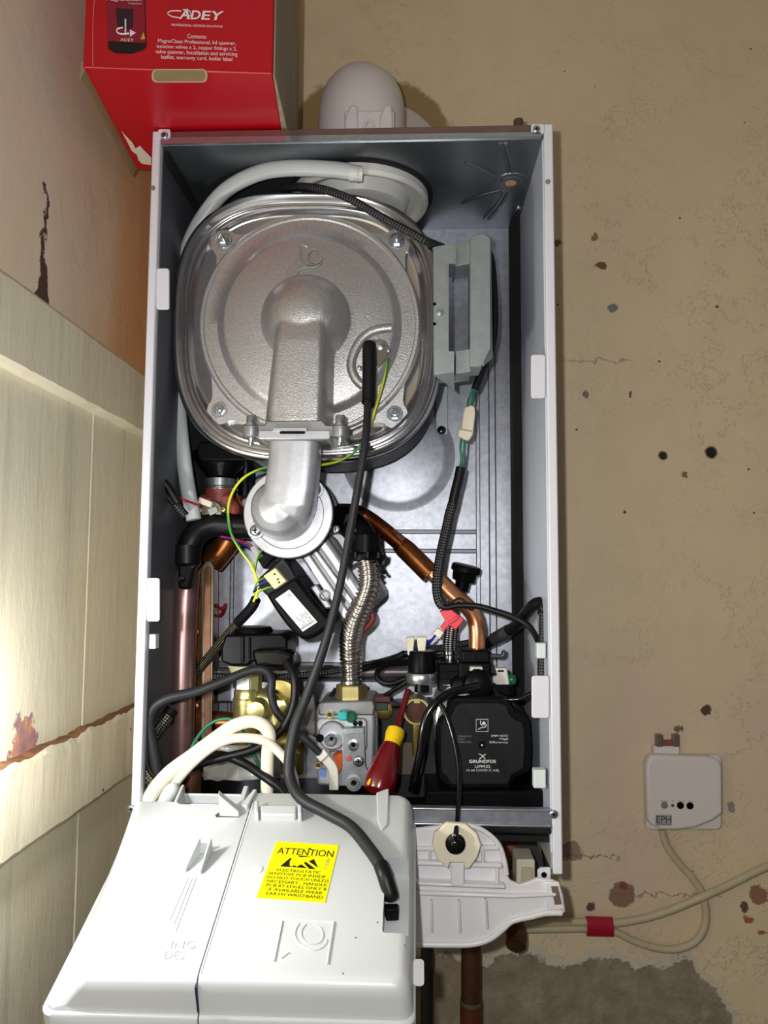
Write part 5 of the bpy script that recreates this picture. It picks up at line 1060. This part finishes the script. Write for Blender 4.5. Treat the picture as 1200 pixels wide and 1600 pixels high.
cable('pump_signal_cable', [(766, 1072, -.170), (776, 1086, -.185), (792, 1093, -.190), (812, 1092, -.192), (830, 1084, -.195), (842, 1078, -.20)], 0.0028, blackg, 'short black cable looping from the pump top to the right side', n=10)

# ================================================================== RED BOX
zb0 = ZT+0.0015
ra, rb = Pz(129, 107, zb0), Pz(426, 117, zb0); e1 = (rb-ra).normalized(); e2 = Vector((-e1.y, e1.x, 0)); wid = (rb-ra).length
dep = 0.19; hgt = 0.23
redbox = thing('red_parts_box', ra.lerp(rb, 0.5)+e2*dep/2, 'red printed cardboard box standing on top of the boiler casing', 'box')
def RB(a, b, c): return ra+e1*a+e2*b+Vector((0, 0, c))
bm = bmesh.new(); poly_extrude(bm, [RB(0, 0, 0.001), RB(wid, 0, 0.001), RB(wid, 0, hgt), RB(0, 0, hgt)], [RB(0, dep, 0.001), RB(wid, dep, 0.001), RB(wid, dep, hgt), RB(0, dep, hgt)])
bx = link('carton', bm, redcard, redbox, bevel=0.0015)
nF = (-e2).normalized()
def RF(px, py, lift=0.0): return Pp(px, py, ra+nF*lift, nF)
# hand slot at the fold (lies in the lower front face)
# underside flaps
def under(name, pts, t, mat, bev=0.0, dz=0.0):
    b_ = [Pz(x, y, zb0+dz) for x, y in pts]; bm = bmesh.new(); poly_extrude(bm, b_, [p+UP*t for p in b_]); return link(name, bm, mat, redbox, bevel=bev)
under('hand_slot', rect(240, 110, 321, 127, 7, 5), 0.0006, card, 0, -0.0005)
under('hand_slot_edge', rect(237, 108.5, 324, 129, 8, 5), 0.0004, M('worn_card', (196, 168, 140), 0, 0.8), 0, -0.0001)
under('torn_patch', [(190, 205), (198, 214), (206, 222), (212, 232), (219, 228), (226, 236), (236, 246), (236, 258), (222, 256), (216, 250), (214, 242), (206, 236), (198, 220)], 0.0004, cardwhite, 0, -0.0004)
bm = bmesh.new(); a = RB(-0.001, 0.0, 0.0); 
f_ = [RB(-0.0035, 0.002, -0.010), RB(0.0015, 0.002, -0.0), RB(0.0015, 0.002, 0.010), RB(-0.0035, 0.002, 0.010)]
b__ = [p+e2*(dep-0.004) for p in f_]; poly_extrude(bm, f_, b__); link('corrugated_edge', bm, card, redbox, bevel=0.0008)
bm = bmesh.new(); poly_extrude(bm, [RB(wid+0.0003, 0.002, 0.0), RB(wid+0.002, 0.002, 0.0), RB(wid+0.002, 0.002, hgt), RB(wid+0.0003, 0.002, hgt)], [RB(wid+0.0003, dep, 0.0), RB(wid+0.012, dep, 0.0), RB(wid+0.012, dep, hgt), RB(wid+0.0003, dep, hgt)])
link('side_flap', bm, card_side, redbox, bevel=0.0006)
sweep('fold_wear', [RB(0.002, -0.0005, 0.0012), RB(wid*0.35, -0.0005, 0.0009), RB(wid-0.002, -0.0005, 0.0012)], 0.0006, M('worn_red', (212, 90, 92), 0, 0.6), redbox, res=4, n=6)
sweep('fold_wear', [RB(0.010, -0.0003, 0.003), RB(0.0085, -0.0003, 0.05), RB(0.010, -0.0003, 0.10)], 0.0004, M('worn_red2', (216, 130, 120), 0, 0.6), redbox, res=4, n=6)
# printed face
white_card = M('white_print', (232, 226, 226), 0, 0.45)
def FQ(x0, y0, x1, y1, s=0.034): return [RF(x0, y0, .0006), RF(x1, y0+(x1-x0)*s, .0006), RF(x1, y1+(x1-x0)*s, .0006), RF(x0, y1, .0006)]
text('maker_name', [('*A', .0, .0, .25, 1), ('*D', .26, .12, .48, 1), ('*E', .51, .12, .71, 1), ('*Y', .71, .12, 1, 1)], FQ(282, 14, 348, 30), white_card, bx, slant=0.25)
strokes('maker_swoosh', [[RF(x, y, .0005) for x, y in l] for l in ([(283, 17), (268, 17), (262, 21), (270, 26), (284, 28)], [(286, 15), (296, 17), (298, 23), (292, 29)])], 0.0005, white_card, bx)
text('box_print', [('PROFESSIONAL HEATING SOLUTIONS', 0, 0, 1, 1)], FQ(268, 37.5, 348, 41), white_card, bx)
text('box_print', [('Contents:', 0, 0, 1, 1)], FQ(293, 53.5, 323, 60), white_card, bx)
text('box_print', [('MagnaClean Professional, lid spanner,', 0, 0, 1, 1)], FQ(247, 61, 369, 68.5), white_card, bx)
text('box_print', [('isolation valves x 2, copper fittings x 2,', 0, 0, 1, 1)], FQ(245, 69.5, 370, 77), white_card, bx)
text('box_print', [('valve spanner, Installation and servicing', 0, 0, 1, 1)], FQ(243, 77.5, 371, 85.5), white_card, bx)
text('box_print', [('leaflet, warranty card, boiler label', 0, 0, 1, 1)], FQ(252, 86, 363, 94), white_card, bx)
def flat(name, pts, mat, lift=0.0005):
    bm = bmesh.new(); b_ = [RF(x, y, lift) for x, y in pts]; poly_extrude(bm, b_, [p-nF*0.0003 for p in b_]); return link(name, bm, mat, bx, smooth=0)
flat('printed_canister', [(164, -30), (226, -28), (229, 73), (222, 79), (205, 84), (180, 83), (169, 76)], M('print_black', (20, 14, 18), 0, 0.35), .0004)
flat('printed_canister_label', [(165, -30), (225, -28), (227, 67), (168, 64)], M('print_crimson', (140, 20, 44), 0, 0.35), .0007)
flat('printed_filter', [(181, 12), (208, 14), (208, 40), (204, 46), (186, 45), (183, 38)], M('print_dark', (48, 24, 40), 0, 0.35), .0010)
strokes('printed_arrow', [[RF(x, y, .0011) for x, y in l] for l in ([(202, 52), (190, 53), (183, 50), (184, 45), (192, 43)], [(196, 30), (196, 54)])], 0.0008, white_card, bx)
flat('printed_arrow_head', [(203, 46), (212, 51), (203, 57)], white_card, .0012)
text('canister_print', [('ADEY', 0, 0, 1, 1)], [RF(x, y, .0013) for x, y in ((188, 60), (209, 61), (209, 65.5), (188, 64.5))], white_card, bx)
text('canister_print', [('MagnaClean', 0, 0, 1, 1)], [RF(x, y, .0013) for x, y in ((166, -4), (221, -3), (221, 4), (166, 3))], white_card, bx)
text('canister_print', [('Professional', 0, 0, 1, 1)], [RF(x, y, .0013) for x, y in ((201, 4.5), (221, 5), (221, 7.2), (201, 6.7))], white_card, bx)
flat('printed_triangle', [(220, 61), (224, 50), (227, 61)], M('print_yellow', (206, 170, 40), 0, 0.4), .0011)

# ================================================================== RECEIVER ON THE WALL, WALL CABLES
rv = thing('wireless_receiver', Vector((P(1066, 1296, -0.03).x, 0, P(1066, 1296, -0.03).z)), 'small white wall receiver box with four round indicators', 'receiver')
rf_ = [(1014, 1181), (1024, 1180), (1110, 1183), (1122, 1188), (1127, 1198), (1128, 1272), (1112, 1283), (1085, 1294), (1055, 1298), (1030, 1297), (1016, 1290), (1010, 1280), (1008, 1194)]
YR = -0.030
rbk = prism('receiver_back', rect(1010, 1180, 1128, 1297, 8), -0.014, -0.0005, M('receiver_white', (222, 214, 208), 0, 0.45), rv, bevel=0.002)
rfr = prism('receiver_cover', [(x+2, y) for x, y in rf_], YR, -0.010, M('receiver_white'), rv, bevel=0.004, seg=3)
for q, r, m_ in (((1038, 1258), .0045, M('button_grey', (130, 124, 120), 0, 0.5)), ((1051, 1258.5), .0020, M('button_dim', (84, 78, 78), 0, 0.5)), ((1063, 1258.5), .0045, blackm), ((1078, 1259), .0045, blackm)):
    lathe('indicator', P(q[0], q[1], YR), FR, [(r, -0.001), (r, 0.0005), (r*0.8, 0.0008)], m_, rfr, n=20)
rq = [P(1024, 1273, YR-.0002), P(1050, 1273, YR-.0002), P(1050, 1290, YR-.0002), P(1024, 1290, YR-.0002)]
bm = bmesh.new(); poly_extrude(bm, rq, [p+Vector((0, .0004, 0)) for p in rq]); nb = link('name_badge', bm, M('badge_grey', (168, 164, 162), 0, 0.5), rfr, smooth=0)
text('badge_print', [('EPH', .06, .1, .94, .74), ('CONTROLS', .08, .8, .92, .94)], rq, M('badge_ink', (52, 48, 52), 0, 0.5), rfr, lift=0.0004)
text('indicator_print', [('Reset', .0, .0, .2, 1), ('on', .32, 0, .40, 1), ('Manual', .52, 0, .72, 1), ('heat', .86, 0, 1, 1)], [P(x, y, YR-.0002) for x, y in ((1033, 1250), (1083, 1250.5), (1083, 1253), (1033, 1252.5))], ink_grey, rfr)
wp = prism('wall_plate_edge', rect(1022, 1166, 1062, 1184, 2), -0.016, -0.0005, M('receiver_white'), rv, bevel=0.001)
prism('terminal_bar', rect(1036, 1157, 1052, 1164), -0.014, -0.008, M('dull_red', (140, 70, 60), 0, 0.5), rv)
for x in (1031, 1057): prism('terminal_clip', rect(x-5, 1148, x+5, 1168, 1), -0.016, -0.006, M('terminal_metal', (150, 140, 124), 0.8, 0.35), rv, bevel=0.0008)
wc = -0.012
cable('receiver_cable', [(1034, 1296, -.010), (1042, 1322, -.010), (1062, 1350, -.010), (1082, 1372, -.010), (1098, 1398, -.011), (1103, 1430, -.011), (1098, 1455, -.011), (1082, 1474, -.011), (1055, 1483, -.011), (1025, 1481, -.011), (990, 1470, -.011), (958, 1455, -.012), (925, 1451, -.012), (880, 1451, -.014), (820, 1452, -.016), (780, 1452, -.018)], 0.0048, creamd, 'aged cream cable looping from the wall receiver back under the boiler', group='cream cables on the wall', n=14)
cable('supply_cable', [(1215, 1347, -.016), (1180, 1362, -.017), (1140, 1382, -.019), (1095, 1402, -.022), (1050, 1421, -.018), (1005, 1435, -.013), (955, 1443, -.013), (920, 1441, -.013), (880, 1440, -.014), (840, 1444, -.015), (780, 1446, -.017)], 0.0050, creamd, 'aged cream cable rising to the right edge across the wall', group='cream cables on the wall', n=14)
bm = bmesh.new()
rings = []
for x in (916, 937, 957):
    c0 = P(x, 1447+(x-916)*.03, -0.0125); rings.append([c0+Vector((0, 0.0082*math.cos(t), 0.0122*math.sin(t))) for t in [2*math.pi*k/20 for k in range(20)]])
loft(bm, rings); tag(link('red_tape_wrap', bm, red_tape), 'red tape wrapped around the two cream wall cables', 'tape')

# ================================================================== PIPES BELOW AND BEHIND
p1 = thing('drop_pipe', P(736, 1620, -0.05), 'dark brown copper pipe dropping out below the white cover', 'pipe')
sweep('pipe', [P(736, 1440, -.05), P(736, 1720, -.05)], 0.0125, copper_old, p1, res=1, n=24)
sweep('coupling', [P(736, 1568, -.05), P(736, 1720, -.05)], 0.0138, M('coupling_brown', (108, 58, 34), 0.5, 0.45), p1, res=1, n=24)
sweep('solder_band', [P(736, 1562, -.05), P(736, 1569, -.05)], 0.0136, M('solder_grey', (110, 102, 84), 0.5, 0.5), p1, res=1, n=24)
sweep('old_pipe_stub', [P(780, 1320, -.03), P(790, 1400, -.035), P(806, 1455, -.06), P(806, 1478, -.075)], 0.0125, copper_old, None, n=20)
tag(bpy.data.objects['old_pipe_stub'], 'tarnished pipe stub with green verdigris ending behind the white cover', 'pipe')
lathe('pipe_coupler', P(803, 1330, -0.04), FR, [(0.020, -0.03), (0.020, 0.01), (0.014, 0.014), (0.003, 0.015)], copper_old); tag(bpy.data.objects['pipe_coupler'], 'round brown pipe end visible above the cream terminal block', 'pipe')
dp = sweep('dark_waste_pipe', [P(668, 1440, -.06), P(666, 1720, -.06)], 0.008, M('waste_dark', (52, 46, 42), 0, 0.5), res=1, n=16); tag(dp, 'thin dark pipe just right of the control box, running out of the bottom', 'pipe')
